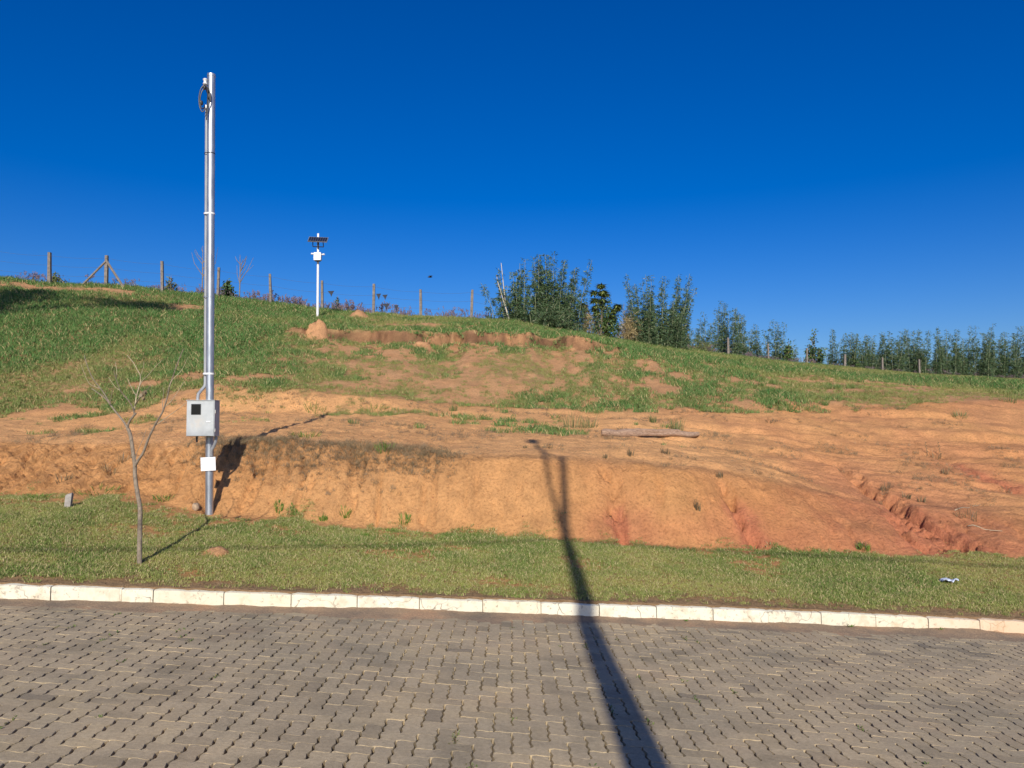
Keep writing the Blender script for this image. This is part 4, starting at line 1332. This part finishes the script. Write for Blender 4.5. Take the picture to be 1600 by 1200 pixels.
# ------------------------------------------------------------------ fence along the ridge
fence = empty('wire_fence', tuple(hit(421, 478)))
tag(fence, 'barbed wire fence of weathered posts running along the hilltop', 'fence')
FO = Vector(fence.location)
post_px = [-17, 72, 161, 250, 337, 421, 502, 582, 657, 736, 812, 880, 950, 1012, 1076, 1139, 1202, 1262, 1321, 1380, 1438]
tops = []
for k, px_ in enumerate(post_px):
    D = np.interp(px_, cr, ridge_D) - 0.4
    x = (px_ - 800) / F * D * 1.0
    z = zat(x, D)
    h_ = (1.58 if px_ < 800 else 1.25) + rng.normal(0, 0.05)
    lx, ly = rng.normal(0, 0.018), rng.normal(0, 0.018)
    mb = MB()
    w = 0.145 + rng.normal(0, 0.012)
    n = 5
    ring = [(-1, -1), (1, -1), (1, 1), (-1, 1)]
    for i in range(n + 1):
        f = i / n
        for (a, b_) in ring:
            mb.v.append((x + lx * h_ * f + a * w / 2 * (1 - 0.12 * f) + rng.normal(0, 0.004), D + ly * h_ * f + b_ * w / 2 * (1 - 0.12 * f), z - 0.3 + (h_ + 0.3) * f))
    for i in range(n):
        for q_ in range(4):
            r_ = (q_ + 1) % 4
            mb.f.append((i * 4 + q_, i * 4 + r_, (i + 1) * 4 + r_, (i + 1) * 4 + q_))
    mb.f.append((n * 4, n * 4 + 1, n * 4 + 2, n * 4 + 3))
    mb.v = [(a - FO.x, b_ - FO.y, c - FO.z) for a, b_, c in mb.v]
    mb.build('post', M['post'], fence)
    tops.append((x, D, z, h_, lx, ly))
    if px_ == 161:
        for sgn, reach in ((-1, 1.25), (1, 1.05)):
            bxp = x + sgn * reach
            mb = MB(); mb.tube([(x + sgn * 0.02 - FO.x, D - 0.05 - FO.y, z + h_ * 0.80 - FO.z), (bxp - FO.x, D - 0.1 - FO.y, zat(bxp, D - 0.1) - 0.05 - FO.z)], 0.062, 6)
            mb.build('brace', M['post'], fence)
for lev in (0.30, 0.60, 0.90):
    for a, b_ in zip(tops[:-1], tops[1:]):
        pts_ = []
        for f in np.linspace(0, 1, 6):
            h_ = a[3] * (1 - f) + b_[3] * f
            z = (a[2] * (1 - f) + b_[2] * f) + h_ * lev - 0.05 * 4 * f * (1 - f) * (0.6 + lev)
            pts_.append((a[0] * (1 - f) + b_[0] * f - FO.x, a[1] * (1 - f) + b_[1] * f - 0.09 - FO.y, z - FO.z))
        mb = MB(); mb.tube(pts_, 0.004, 4, cap=False)
        mb.build('wire', M['wire'], fence)
ragm = simple('dark_rag', (0.03, 0.035, 0.05), 0.8)
for px_, lev in ((515, 0.62), (590, 0.62), (600, 0.60), (602, 0.30), (618, 0.30)):
    D = np.interp(px_, cr, ridge_D) - 0.5
    x = (px_ - 800) / F * D; z = zat(x, D) + 1.62 * lev + 0.1
    mb = MB(); w = random.uniform(0.1, 0.22); l_ = random.uniform(0.2, 0.45)
    mb.add([(-w, 0, 0), (w, 0.01, 0.02), (w * 0.4, 0.03, -l_ * 0.5), (0.02, 0.02, -l_), (-0.03, -0.02, -l_ * 0.55)], [(0, 4, 2, 1), (4, 3, 2)])
    o = mb.build('snagged_rag', ragm, loc=(x, D, z))
    sol = o.modifiers.new('thickness', 'SOLIDIFY'); sol.thickness = 0.01
    tag(o, 'dark scrap of rag snagged on the hilltop fence wire', 'rag', 'rags snagged on the fence wire')

# ------------------------------------------------------------------ solar sensor mast
q = hit(494, 491)
q = np.array([(494.5 - 800) / F * 36.5, 36.5, 0.0]); q[2] = zat(q[0], q[1])
mast = empty('solar_mast', tuple(q))
tag(mast, 'slim white mast with solar panel and white box on the hillside', 'mast')
D = q[1]
def S3(px, py, d=0.0): return Vector(P(px, py, D + d) - q)
tp = S3(497.2, 365)
mb = MB(); mb.tube([(0, 0, -0.2), tuple(tp)], [0.062, 0.05], 12); o = mb.build('pole', M['white'], mast); auto_smooth(o)
u_ = D / F
panel_m, nt, b = new_mat('solar_cells')
tc = N(nt, 'ShaderNodeTexCoord').outputs['Object']
bk = N(nt, 'ShaderNodeTexBrick'); bk.offset = 0
bk.inputs['Color1'].default_value = (0.012, 0.015, 0.03, 1); bk.inputs['Color2'].default_value = (0.015, 0.019, 0.036, 1); bk.inputs['Mortar'].default_value = (0.10, 0.11, 0.13, 1)
bk.inputs['Scale'].default_value = 1; bk.inputs['Mortar Size'].default_value = 0.006; bk.inputs['Brick Width'].default_value = 0.11; bk.inputs['Row Height'].default_value = 0.11
nt.links.new(tc, bk.inputs['Vector']); nt.links.new(bk.outputs['Color'], b.inputs['Base Color'])
b.inputs['Roughness'].default_value = 0.25
pcn = S3(497, 374.5, -0.16)
mb = MB(); mb.box((0, 0, 0), (29.5 * u_, 0.035, 0.34), bevel=0.004)
# the panel leans back, so only a narrow band of it shows from below
pn = mb.build('solar_panel', panel_m, mast, loc=pcn); pn.rotation_euler = (R(-42), R(2.5), 0)
for (a, c_, s_) in (('panel_frame', (0, -0.004, 0.175), (30.3 * u_, 0.045, 0.016)), ('panel_frame', (0, -0.004, -0.175), (30.3 * u_, 0.045, 0.016)), ('panel_frame', (-14.9 * u_, -0.004, 0), (0.016, 0.045, 0.34)), ('panel_frame', (14.9 * u_, -0.004, 0), (0.016, 0.045, 0.34))):
    m_ = MB(); m_.box(c_, s_); m_.build(a, M['galv'], pn)
mb = MB()
bl_, br_ = S3(488.8, 385.3, -0.06), S3(505.6, 385.8, -0.06)
mb.tube([S3(488.8, 376, -0.1), bl_], 0.022, 6); mb.tube([S3(504.6, 377, -0.1), br_], 0.022, 6); mb.tube([bl_, br_], 0.022, 6)
mb.build('panel_bracket', M['black'], mast)
mb = MB(); mb.tube([S3(497, 377, -0.08), S3(497, 388.5, -0.08)], 0.035, 8); mb.build('tilt_arm', M['black'], mast)
bc = S3(496.5, 401, -0.18)
mb = MB(); mb.box((0, 0, 0), (11.2 * u_, 0.24, 12.3 * u_), bevel=0.012); bo = mb.build('control_box', M['white'], mast, loc=bc)
m_ = MB(); m_.box((0.0, 0.01, -6.9 * u_), (8.0 * u_, 0.16, 0.04), bevel=0.01); m_.build('gland_plate', M['black'], bo)
for sgn, yy in ((-1, 0.14), (1, 0.11)):
    m_ = MB(); m_.tube([(sgn * 5.4 * u_, 0.05, yy), (sgn * 8.2 * u_, 0.02, yy), (sgn * 10.6 * u_, -0.01, yy)], [0.022, 0.045, 0.04], 10)
    m_.build('camera_arm', M['white'], bo)

# ------------------------------------------------------------------ plants
def leaf_quad(mb, c, d, n, ln_, w):
    side = d.cross(n)
    if side.length < 1e-6: side = Vector((1, 0, 0))
    side.normalize()
    mb.v += [tuple(c), tuple(c + d * ln_ * 0.4 + side * w / 2), tuple(c + d * ln_), tuple(c + d * ln_ * 0.4 - side * w / 2)]
    o = len(mb.v) - 4
    mb.f.append((o, o + 1, o + 2, o + 3))
def rvec(r):
    while True:
        v = Vector((r.uniform(-1, 1), r.uniform(-1, 1), r.uniform(-1, 1)))
        if 0.05 < v.length < 1: return v.normalized()

def bamboo(label, group, x, y, h, spread, ncane, seed, leafy=1.0, dead=0, lean=0.0, bushy=1.0, mat='bamboo'):
    r = random.Random(seed)
    root = empty('bamboo_clump', (x, y, zat(x, y)))
    tag(root, label, 'bamboo', group)
    fol = MB()
    for k in range(ncane):
        bx_, by_ = r.gauss(0, spread * 0.25), r.gauss(0, spread * 0.25)
        ch = h * r.uniform(0.35, 1.0) if k > 1 else h * r.uniform(0.92, 1.0)
        out = Vector((bx_ * 0.55 + lean * ch * 0.3 + r.gauss(0, 0.14), by_ * 0.5 + r.gauss(0, 0.1), 0))
        pts_ = [Vector((bx_, by_, -0.2 + (ch + 0.2) * f)) + out * f ** 1.6 for f in np.linspace(0, 1, 7)]
        is_dead = k < dead
        if is_dead:
            pts_ = [Vector((bx_ * 0.5 - spread * 0.16, by_, -0.2 + (ch * (0.95 if k == 0 else 0.8) + 0.1) * f)) + Vector((-(0.10 + 0.05 * k) * h * f, 0, 0)) for f in np.linspace(0, 1, 5)]
        mb = MB(); mb.tube(pts_, [0.026 * (1 - 0.65 * i / (len(pts_) - 1)) * (2.0 if is_dead else 1) for i in range(len(pts_))], 5, cap=False)
        mb.build('cane', M['deadcane' if is_dead else 'cane'], root, smooth=True)
        nodes = int(ch * (24 if not is_dead else 4))
        for i in range(nodes):
            f = r.uniform(0.04, 1.0) ** 1.15
            fi = f * (len(pts_) - 1); i0 = min(int(fi), len(pts_) - 2)
            p = pts_[i0].lerp(pts_[i0 + 1], fi - i0)
            reach = (0.46 * (1 - f) * bushy + 0.12) * r.uniform(0.3, 1.1)
            a = r.uniform(0, 6.283)
            tip = p + Vector((math.cos(a) * reach, math.sin(a) * reach, reach * r.uniform(-0.1, 0.7)))
            nl = int((13 if f < 0.6 else 8 if f < 0.85 else 4) * leafy * r.uniform(0.7, 1.3))
            for _ in range(nl):
                c = p.lerp(tip, r.uniform(0.35, 1.05)) + rvec(r) * 0.06
                d = (Vector((math.cos(a), math.sin(a), -0.35)) + rvec(r) * 0.9).normalized()
                leaf_quad(fol, c, d, rvec(r), r.uniform(0.12, 0.24), r.uniform(0.026, 0.046))
    fol.build('foliage', M[mat], root)
    return root

def ridge_xy(px, back):
    D = np.interp(px, cr, ridge_D) + back
    return (px - 800) / F * D, D
def bam(px, top_py, w_px, back, ncane, seed, label, group=None, **kw):
    x, y = ridge_xy(px, back)
    z = zat(x, y)
    ztop = P(px, top_py, y)[2]
    bamboo(label, group, x, y, max(0.8, ztop - z), w_px * y / F, ncane, seed, **kw)
bam(806, 402, 44, -1.0, 15, 401, 'tall bamboo clump with pale bare broken canes leaning out beside the fence', dead=3, leafy=1.0)
bam(852, 396, 52, -0.8, 24, 402, 'tallest, densest bamboo clump with a narrow dark spire', leafy=1.25)
bam(884, 418, 58, -1.1, 24, 403, 'bamboo clump with feathery tops leaning towards the umbrella leaved shrub', lean=0.35, leafy=0.95)
bam(832, 470, 90, -1.4, 22, 404, 'low bushy bamboo growth in front of the two tall clumps', leafy=1.2, bushy=1.4)
bam(1010, 428, 40, -1.0, 20, 405, 'bamboo clump leaning towards the dry straw thicket on the hilltop', lean=-0.25)
bam(1048, 424, 46, -0.8, 22, 406, 'bamboo clump with wispy top leaning away from the dry straw thicket', lean=0.22)
bam(1032, 478, 76, -1.4, 24, 407, 'low dark bushy bamboo growth at the foot of the leaning clumps', leafy=1.2, bushy=1.4)
G1 = 'thin low bamboo clumps behind the descending fence'
T1 = 'thin low bamboo clump behind the fence where it descends past the dense clumps'
for k, (px_, t_py, w_) in enumerate([(1094, 496, 34), (1110, 488, 30), (1132, 470, 30), (1146, 482, 30), (1163, 482, 30), (1186, 500, 30), (1213, 498, 24), (1236, 530, 22), (1303, 512, 26), (1325, 516, 22)]):
    lb = {1132: 'tallest of the thin bamboo clumps behind the descending fence', 1094: 'thin bamboo clump behind the pale grassy bush by the fence', 1236: 'short thin bamboo growth behind the dark broadleaf shrub',
          1303: 'thin bamboo clump beside the tall broadleaf shrub by the fence', 1325: 'thin bamboo clump behind the low broadleaf shrub by the fence', 1213: 'last thin bamboo clump before the dark broadleaf shrub'}.get(px_)
    bam(px_, t_py, w_, 2.5 + 1.5 * (k % 3), 9, 420 + k, lb or T1, None if lb else G1, leafy=0.85)
G2 = 'bamboo clumps in the long row at the end of the fence'
T2 = 'bamboo clump in the long dense row beyond the last fence posts'
for k, px_ in enumerate(range(1346, 1640, 15)):
    t_py = 520 + 10 * math.sin(k * 1.9) + random.uniform(-7, 9)
    bam(px_ + random.uniform(-4, 4), t_py, 30, 2.0 + 1.3 * (k % 3), 13, 450 + k, T2, G2, leafy=0.95, bushy=1.3)

def bush(name, label, cat, px, base_back, top_py, w_px, seed, n=500, leaf=(0.22, 0.08), mat='bush', group=None, whorl=False, trunk=True):
    r = random.Random(seed)
    x, y = ridge_xy(px, base_back)
    z = zat(x, y)
    h_ = max(0.4, P(px, top_py, y)[2] - z); w = w_px * y / F
    root = empty(name, (x, y, z)); tag(root, label, cat, group)
    fol = MB(); stems = MB()
    nb = 9
    heads = []
    for k in range(nb):
        a = r.uniform(0, 6.283); rr_ = w / 2 * math.sqrt(r.random()) * 0.85
        hh = h_ * (1 - 0.55 * (rr_ / (w / 2)) ** 1.5) * r.uniform(0.7, 1.0)
        if k == 0: rr_, hh = 0, h_ * 0.97
        elif whorl:
            a = k * 2.4; rr_ = w / 2 * (0.45 if k < 4 else 0.95); hh = h_ * (0.86 if k < 4 else 0.62) * r.uniform(0.9, 1.05)
        tip = Vector((rr_ * math.cos(a), rr_ * math.sin(a), hh))
        stems.tube([(0, 0, -0.15), (tip.x * 0.4, tip.y * 0.4, hh * 0.45), tuple(tip)], [0.04, 0.028, 0.012], 5, cap=False)
        heads.append(tip)
    for _ in range(n):
        t = heads[r.randrange(nb)]
        if whorl:
            c = t * r.choice([1.0, 1.0, 1.0, 0.85, 0.7]) + rvec(r) * 0.07
            a = r.uniform(0, 6.283); d = Vector((math.cos(a), math.sin(a), r.uniform(-0.9, 0.15))).normalized()
        else:
            c = Vector((t.x * r.uniform(0.5, 1.1), t.y * r.uniform(0.5, 1.1), t.z * r.uniform(0.12, 1.0))) + rvec(r) * w * 0.14
            d = rvec(r)
        leaf_quad(fol, c, d, rvec(r) if not whorl else Vector((0, 0, 1)), leaf[0] * r.uniform(0.6, 1.2), leaf[1] * r.uniform(0.7, 1.2))
    fol.build('foliage', M[mat], root)
    if trunk: stems.build('stem', M['bark'], root, smooth=True)
bush('shrub', 'shrub with whorls of long leaves like umbrellas between bamboo clumps', 'shrub', 940, -0.9, 443, 60, 501, 2300, (0.42, 0.10), 'paleplant', whorl=True)
bush('shrub', 'dark dense shrub under the umbrella leaved crown', 'shrub', 944, -0.6, 462, 60, 502, 2200, (0.2, 0.08))
bush('straw_thicket', 'dry straw coloured thicket between the umbrella leaved shrub and leaning bamboo', 'thicket', 980, -1.0, 480, 46, 503, 1300, (0.55, 0.03), 'straw')
bush('straw_thicket', 'narrow dry thicket between the tall bamboo and umbrella leaved shrub', 'thicket', 915, -0.9, 474, 24, 504, 600, (0.5, 0.03), 'straw')
bush('shrub', 'rounded dark leafy shrub on the skyline beside the meter pole', 'shrub', 353, 1.2, 436, 26, 505, 420, (0.26, 0.13))
bush('shrub', 'loose grey green shrub beside the post next to the braced post', 'shrub', 263, 1.0, 430, 22, 506, 240, (0.2, 0.07), 'weed')
bush('shrub', 'low loose shrub at the foot of the first fence post', 'shrub', 80, 0.8, 423, 22, 507, 240, (0.2, 0.06), 'weed')
bush('shrub', 'narrow dark upright shrub on the skyline beside the solar mast', 'shrub', 526, 1.6, 461, 13, 508, 260, (0.17, 0.06))
bush('shrub', 'dark broadleaf shrub between two posts of the descending fence', 'shrub', 1234, 1.5, 532, 20, 509, 500, (0.26, 0.12))
bush('shrub', 'tall broadleaf shrub rising behind a post of the descending fence', 'shrub', 1274, 2.0, 515, 30, 510, 900, (0.28, 0.11))
bush('shrub', 'low broadleaf shrub behind the fence before the long bamboo row', 'shrub', 1335, 1.8, 548, 26, 511, 500, (0.26, 0.1))
bush('shrub', 'pale grassy bush at the foot of the thin bamboo clumps', 'shrub', 1098, 0.6, 533, 50, 512, 700, (0.4, 0.03), 'weed')

def bare_tree(px, back, top_py, seed, label):
    r = random.Random(seed)
    x, y = ridge_xy(px, back); z = zat(x, y)
    h_ = P(px, top_py, y)[2] - z
    root = empty('bare_sapling', (x, y, z)); tag(root, label, 'tree')
    mb = MB(); mb.tube([(0, 0, -0.2), (0.02, 0, h_ * 0.5), (0.0, 0, h_)], [0.04, 0.03, 0.012], 5, cap=False)
    mb.build('trunk', M['bark'], root, smooth=True)
    for k in range(9):
        f = r.uniform(0.4, 0.9); a = r.choice([-1, 1]) * r.uniform(0.3, 0.8)
        l_ = h_ * (1 - f) * r.uniform(0.6, 1.1) + 0.1
        p = Vector((0.02, 0, h_ * f))
        mb = MB(); mb.tube([tuple(p), tuple(p + Vector((math.sin(a) * l_ * 0.5, r.uniform(-.2, .2) * l_, math.cos(a) * l_ * 0.5))), tuple(p + Vector((math.sin(a) * l_ * 0.8, r.uniform(-.3, .3) * l_, math.cos(a) * l_)))], [0.02, 0.014, 0.008], 4, cap=False)
        mb.build('branch', M['bark'], root)
bare_tree(371, 1.5, 398, 521, 'small leafless tree on the skyline beside the dark rounded shrub')
bare_tree(312, 1.5, 384, 522, 'leafless twiggy sapling on the skyline half hidden behind the meter pole')

# weeds on the bare soil, each its own plant
def weed(px, py, w_px, h_px, seed, label, group=None, mat='weed', n=40, cat='weed', erect=0.5):
    r = random.Random(seed)
    q = hit(px, py)
    w = w_px * q[1] / F; h_ = h_px * q[1] / F
    mb = MB()
    for k in range(n):
        a = r.uniform(0, 6.283); d = math.sqrt(r.random()) * w * 0.35
        bx_, by_ = d * math.cos(a), d * math.sin(a) * 0.7
        bz = zat(q[0] + bx_, q[1] + by_) - q[2] - 0.005
        l_ = h_ * r.uniform(0.45, 1.1)
        out = w * 0.30 * r.uniform(0.2, 1.0)
        fa = r.uniform(0, 3.14); ww = 0.007 + 0.004 * r.random()
        fx, fy = math.cos(fa) * ww / 2, math.sin(fa) * ww / 2
        tip = (bx_ + math.cos(a) * out, by_ + math.sin(a) * out, bz + l_ * r.uniform(erect, 1))
        mid_p = (bx_ + math.cos(a) * out * 0.4, by_ + math.sin(a) * out * 0.4, bz + l_ * 0.6)
        o = len(mb.v)
        mb.v += [(bx_ - fx, by_ - fy, bz), (bx_ + fx, by_ + fy, bz), (mid_p[0] + fx * .8, mid_p[1] + fy * .8, mid_p[2]), (mid_p[0] - fx * .8, mid_p[1] - fy * .8, mid_p[2]), tip]
        mb.f += [(o, o + 1, o + 2, o + 3), (o + 3, o + 2, o + 4)]
    ob = mb.build('weed', M[mat], loc=tuple(q))
    tag(ob, label, cat, group)
    return ob
GA = 'green grass weeds on the terrace and bank'
TA = 'small green grass weed rooted in the bare terrace soil'
for k, a in enumerate([(492, 640, 46, 12), (580, 642, 66, 12), (708, 642, 18, 14), (775, 636, 44, 10), (478, 682, 56, 14), (602, 702, 40, 18), (895, 668, 40, 30), (922, 668, 34, 22), (1057, 672, 30, 26),
                       (1020, 660, 16, 16), (552, 662, 26, 10), (1500, 652, 30, 14), (1575, 628, 34, 14), (1408, 640, 20, 6)]):
    lb = {(478, 682): 'long green grass tussock on the brow by the tip of the box shadow', (602, 702): 'green tussock on the brow where the dead brown grass thins out', (895, 668): 'tall feathery grass weed just off the blunt end of the fallen log',
          (922, 668): 'tall grass weed against the blunt end of the fallen log', (1057, 672): 'spiky grass weed right behind the thin end of the fallen log', (1020, 660): 'small wispy weed standing behind the middle of the fallen log',
          (580, 642): 'widest green grass patch along the terrace under the small step', (492, 640): 'green grass patch between the meter pole and the widest terrace patch',
          (1500, 652): 'grey green bushy weed high on the bare slope above the red gully', (1575, 628): 'dark bushy weed where the bare slope meets the pasture'}.get(a[:2])
    weed(*a, 600 + k, lb or TA, None if lb else GA, 'greenweed' if a[2] > 30 and a[0] < 800 else 'weed', 60)
GB = 'withered brown weeds on the bare slope'
TB = 'withered brownish weed standing on the bare orange slope'
for k, a in enumerate([(1458, 716, 34, 18), (1510, 808, 44, 22), (1385, 766, 26, 16), (1415, 778, 20, 12), (1440, 784, 22, 14), (1475, 740, 20, 12), (1570, 768, 26, 10), (985, 712, 14, 16), (1040, 709, 20, 14),
                       (1340, 640, 20, 8), (1090, 796, 14, 20), (1205, 660, 26, 8), (945, 716, 10, 10), (1125, 745, 14, 12), (1345, 854, 26, 12), (820, 700, 10, 6), (700, 715, 30, 8), (170, 740, 34, 18), (195, 720, 36, 20), (100, 752, 30, 14)]):
    lb = {(1458, 716): 'broad grey weed with tall dead stalks above the red gully', (1510, 808): 'sprawling withered weed crossed by a dry stick', (1385, 766): 'withered weed at the head of the widest red gully',
          (985, 712): 'withered upright weed just below the fallen log', (1040, 709): 'low withered weed below the thin end of the fallen log', (1345, 854): 'withered weed at the lawn edge under the wide red gully',
          (170, 740): 'withered grass tuft on the bank behind the marker stake', (195, 720): 'withered tuft on the bank behind the leafless young tree', (1125, 745): 'withered weed at the head of the second red rill',
          (945, 716): 'tiny withered weed at the head of the first red rill', (1090, 796): 'withered weed on the bank face between the two red rills'}.get(a[:2])
    weed(*a, 640 + k, lb or TB, None if lb else GB, 'deadweed', 34, erect=0.4)
GC = 'green weeds at the foot of the bank'
TC = 'low green weed at the foot of the orange bank beside the lawn'
for k, a in enumerate([(540, 806, 24, 10), (632, 814, 24, 12), (505, 812, 18, 10), (460, 800, 16, 8), (435, 795, 20, 10), (1262, 868, 80, 12), (1350, 858, 30, 12), (155, 770, 90, 14), (60, 778, 50, 10), (255, 780, 40, 10), (610, 830, 26, 8), (570, 838, 20, 8)]):
    lb = {(1262, 868): 'long dark green weed patch at the lawn edge below the second red rill', (1350, 858): 'bright green weed at the lawn edge below the widest red gully', (155, 770): 'wide bright green weed patch beside the marker stake',
          (60, 778): 'green weed patch at the bank foot past the marker stake'}.get(a[:2])
    weed(*a, 680 + k, lb or TC, None if lb else GC, 'greenweed', 60)
# two dead stalks rising from the broad grey weed
for px_ in (1446, 1466):
    q = hit(px_ + 4, 712)
    mb = MB(); mb.tube([(0, 0, -0.02), (-0.03, 0, 0.14), (-0.06, 0.0, 0.34)], [0.006, 0.005, 0.003], 5)
    for j in range(7):
        z_ = 0.10 + 0.035 * j
        mb.box((-0.06 * z_ / 0.34 + 0.012 * (-1) ** j, 0, z_), (0.022, 0.012, 0.014))
    o = mb.build('dead_stalk', M['deadweed'], loc=tuple(q))
    tag(o, 'dead upright seed stalk rising from the broad grey weed', 'weed', 'dead stalks in the broad grey weed')
# weeds sprouting from the gutter at the kerb foot: placed on the pavers
def gutter_weed(px, py, w_px, seed, label):
    r = random.Random(seed)
    u = (px - 800) / F
    D = K0 / (1 - u * 0.1228) - 0.05
    x, y = u * D, D; z = float(zroad(x, y)) + 0.012
    mb = MB(); w = w_px * D / F
    for k in range(16):
        a = r.uniform(0, 6.283)
        d = Vector((math.cos(a), math.sin(a) * 0.6, r.uniform(0.25, 1.0))).normalized()
        leaf_quad(mb, Vector((0, 0, 0)), d, Vector((0, 0, 1)), w * r.uniform(0.35, 0.7), 0.018)
    ob = mb.build('weed', M['greenweed'], loc=(x, y, z))
    tag(ob, label, 'weed')
gutter_weed(1322, 978, 14, 701, 'tiny green weed sprouting at the kerb foot before the soil heap')
gutter_weed(1459, 987, 16, 702, 'bright green weed sprouting at the kerb foot past the soil heap')
gutter_weed(1068, 970, 8, 703, 'smallest green weed sprouting at the foot of the clean kerb stones')

# sticks lying on the slope
def stick(p0, p1, rad, label):
    a = hit(*p0); b_ = hit(*p1)
    c = (a + b_) / 2
    pts_ = []
    for f in np.linspace(0, 1, 7):
        x = a[0] + (b_[0] - a[0]) * f; y = a[1] + (b_[1] - a[1]) * f
        pts_.append((x - c[0], y - c[1] + 0.02 * math.sin(f * 6), max(zat(x, y), a[2] + (b_[2] - a[2]) * f - 0.01) - c[2] + rad + 0.008 * math.sin(f * 9)))
    mb = MB(); mb.tube(pts_, [rad, rad * .9, rad * .9, rad * .8, rad * .7, rad * .6, rad * .4], 6)
    o = mb.build('stick', M['twig'], loc=tuple(c), smooth=True)
    tag(o, label, 'stick')
stick((1512, 823), (1566, 831), 0.010, 'thin dry stick lying below the eroded red gully')
stick((1492, 798), (1532, 789), 0.008, 'thin dry stick lying across a withered weed')

# a bird crossing the sky above the fence
bp = P(672, 433, 45)
mb = MB()
mb.tube([(-0.16, 0, -0.01), (-0.09, 0, 0), (0.0, 0, 0.005), (0.09, 0, 0.015), (0.14, 0, 0.01)], [0.008, 0.035, 0.045, 0.03, 0.006], 8)
for s in (-1, 1):
    mb.add([(0.06, 0, 0.02), (-0.04, 0, 0.02), (-0.03 + 0.02 * s, 0.22 * s, 0.09), (0.02, 0.42 * s, 0.05), (0.06, 0.22 * s, 0.10)], [(0, 1, 2, 4), (4, 2, 3)] if s > 0 else [(4, 2, 1, 0), (3, 2, 4)])
o = mb.build('bird', simple('dark_feather', (0.03, 0.03, 0.035), 0.8), loc=tuple(bp), smooth=True)
o.rotation_euler = (R(10), 0, R(25))
tag(o, 'small dark bird flying in the blue sky above the fence', 'bird')

# ------------------------------------------------------------------ behind the camera: street lamp pole, cables, neighbouring tree
PX, PY = 0.77, -3.0
gz = zat(PX, PY)
lamp = empty('street_lamp', (PX, PY, gz))
tag(lamp, 'tapered concrete street lamp pole across the road, casting the long shadow', 'street lamp')
tanE = math.tan(SUN_EL)
tipS = hit(877, 713)
ztop = tipS[2] + (tipS[1] - PY) * tanE - gz
conc = simple('pole_concrete', (0.36, 0.35, 0.33), 0.9, 0, 0.15, 6)
mb = MB(); mb.tube([(-0.06, 0, -0.3), (-0.06, 0, 0), (-0.01, 0, ztop * 0.52), (0.05, 0, ztop)], [0.19, 0.185, 0.118, 0.055], 20); o = mb.build('pole', conc, lamp); auto_smooth(o)
arm_pts = []
for (qx, qy), yo in zip([(878, 830), (870, 800), (862, 770), (856, 740), (852, 718), (846, 703), (835, 691)], [0.08, 0.16, 0.30, 0.50, 0.76, 1.08, 1.45]):
    hq = hit(qx, qy)
    arm_pts.append((hq[0] - PX, yo, hq[2] + (hq[1] - PY - yo) * tanE - gz))
ax, AY, za = arm_pts[-1]
mb = MB(); mb.tube(loop(arm_pts, 0), 0.040, 10)
o = mb.build('lamp_arm', galv, lamp); auto_smooth(o)
mb = MB(); mb.box((ax - 0.03, AY + 0.18, za), (0.22, 0.5, 0.12), bevel=0.03); mb.build('lamp_head', M['pvc'], lamp)
mb = MB(); mb.tube([(-0.05, 0.1, ztop - 0.12), (-0.24, 0.15, ztop + 0.03)], 0.03, 8); mb.build('cable_bracket', galv, lamp)
def span(z0, dirn, z1, sag, rad, label, yoff):
    pts_ = []
    Lx = 34.0 * dirn
    for f in np.linspace(0, 1, 40):
        s = Lx * f
        pts_.append((PX + s * E1[0], PY + yoff + s * E1[1], z0 + (z1 - z0) * f - 4 * sag * f * (1 - f)))
    mb = MB(); mb.tube(pts_, rad, 6, cap=True)
    o = mb.build('overhead_cable', M['black'])
    tag(o, label, 'cable')
zc = gz + ztop
aS = hit(720, 838); zA = aS[2] + (aS[1] - PY - 0.12) * tanE
span(zA, -1, zA + 2.1, 2.0, 0.020, 'low black telephone cable running uphill from the street lamp pole', 0.12)
span(zA, 1, zA - 2.1, 0.9, 0.020, 'low black telephone cable running downhill from the street lamp pole', 0.12)
span(zc - 0.12, -1, zc + 2.0, 0.9, 0.015, 'twisted black power cable running uphill from the street lamp pole', 0.10)
span(zc - 0.12, 1, zc - 2.3, 0.6, 0.015, 'twisted black power cable running downhill from the street lamp pole', 0.10)

# a tree on the neighbouring plot; its crown shades the top of the slope
tx, ty = -20.6, 18.5
tz = zat(tx, ty)
tree = empty('tree', (tx, ty, tz))
tag(tree, 'leafy tree on the neighbouring plot shading the upper slope', 'tree')
r = random.Random(900)
sh = hit(150, 473)
ctr = sh[2] + (sh[1] - ty) * tanE - tz
mb = MB(); mb.tube([(0, 0, -0.3), (0.1, 0, ctr * 0.5), (0, 0, ctr)], [0.22, 0.17, 0.08], 10); mb.build('trunk', M['bark'], tree, smooth=True)
fol = MB()
for k in range(30):
    c = Vector((r.uniform(-4.2, 4.2), r.uniform(-1.8, 1.8), 0))
    c.x = max(-4.6, min(4.6, c.x)); c.z = ctr + r.uniform(-1.25, 1.1) * (1 - max(0, c.x) / 6)
    if c.x > 0: c.z += 0.10 * c.x
    for _ in range(160):
        p = c + Vector((r.gauss(0, 0.55), r.gauss(0, 0.5), r.gauss(0, 0.26)))
        leaf_quad(fol, p, rvec(r), rvec(r), r.uniform(0.2, 0.34), r.uniform(0.1, 0.18))
    mb = MB(); mb.tube([(0, 0, ctr * r.uniform(0.45, 0.8)), tuple(c * 0.5 + Vector((0, 0, ctr * 0.42))), tuple(c)], [0.07, 0.05, 0.02], 6); mb.build('branch', M['bark'], tree)
fol.build('crown', M['bush'], tree)
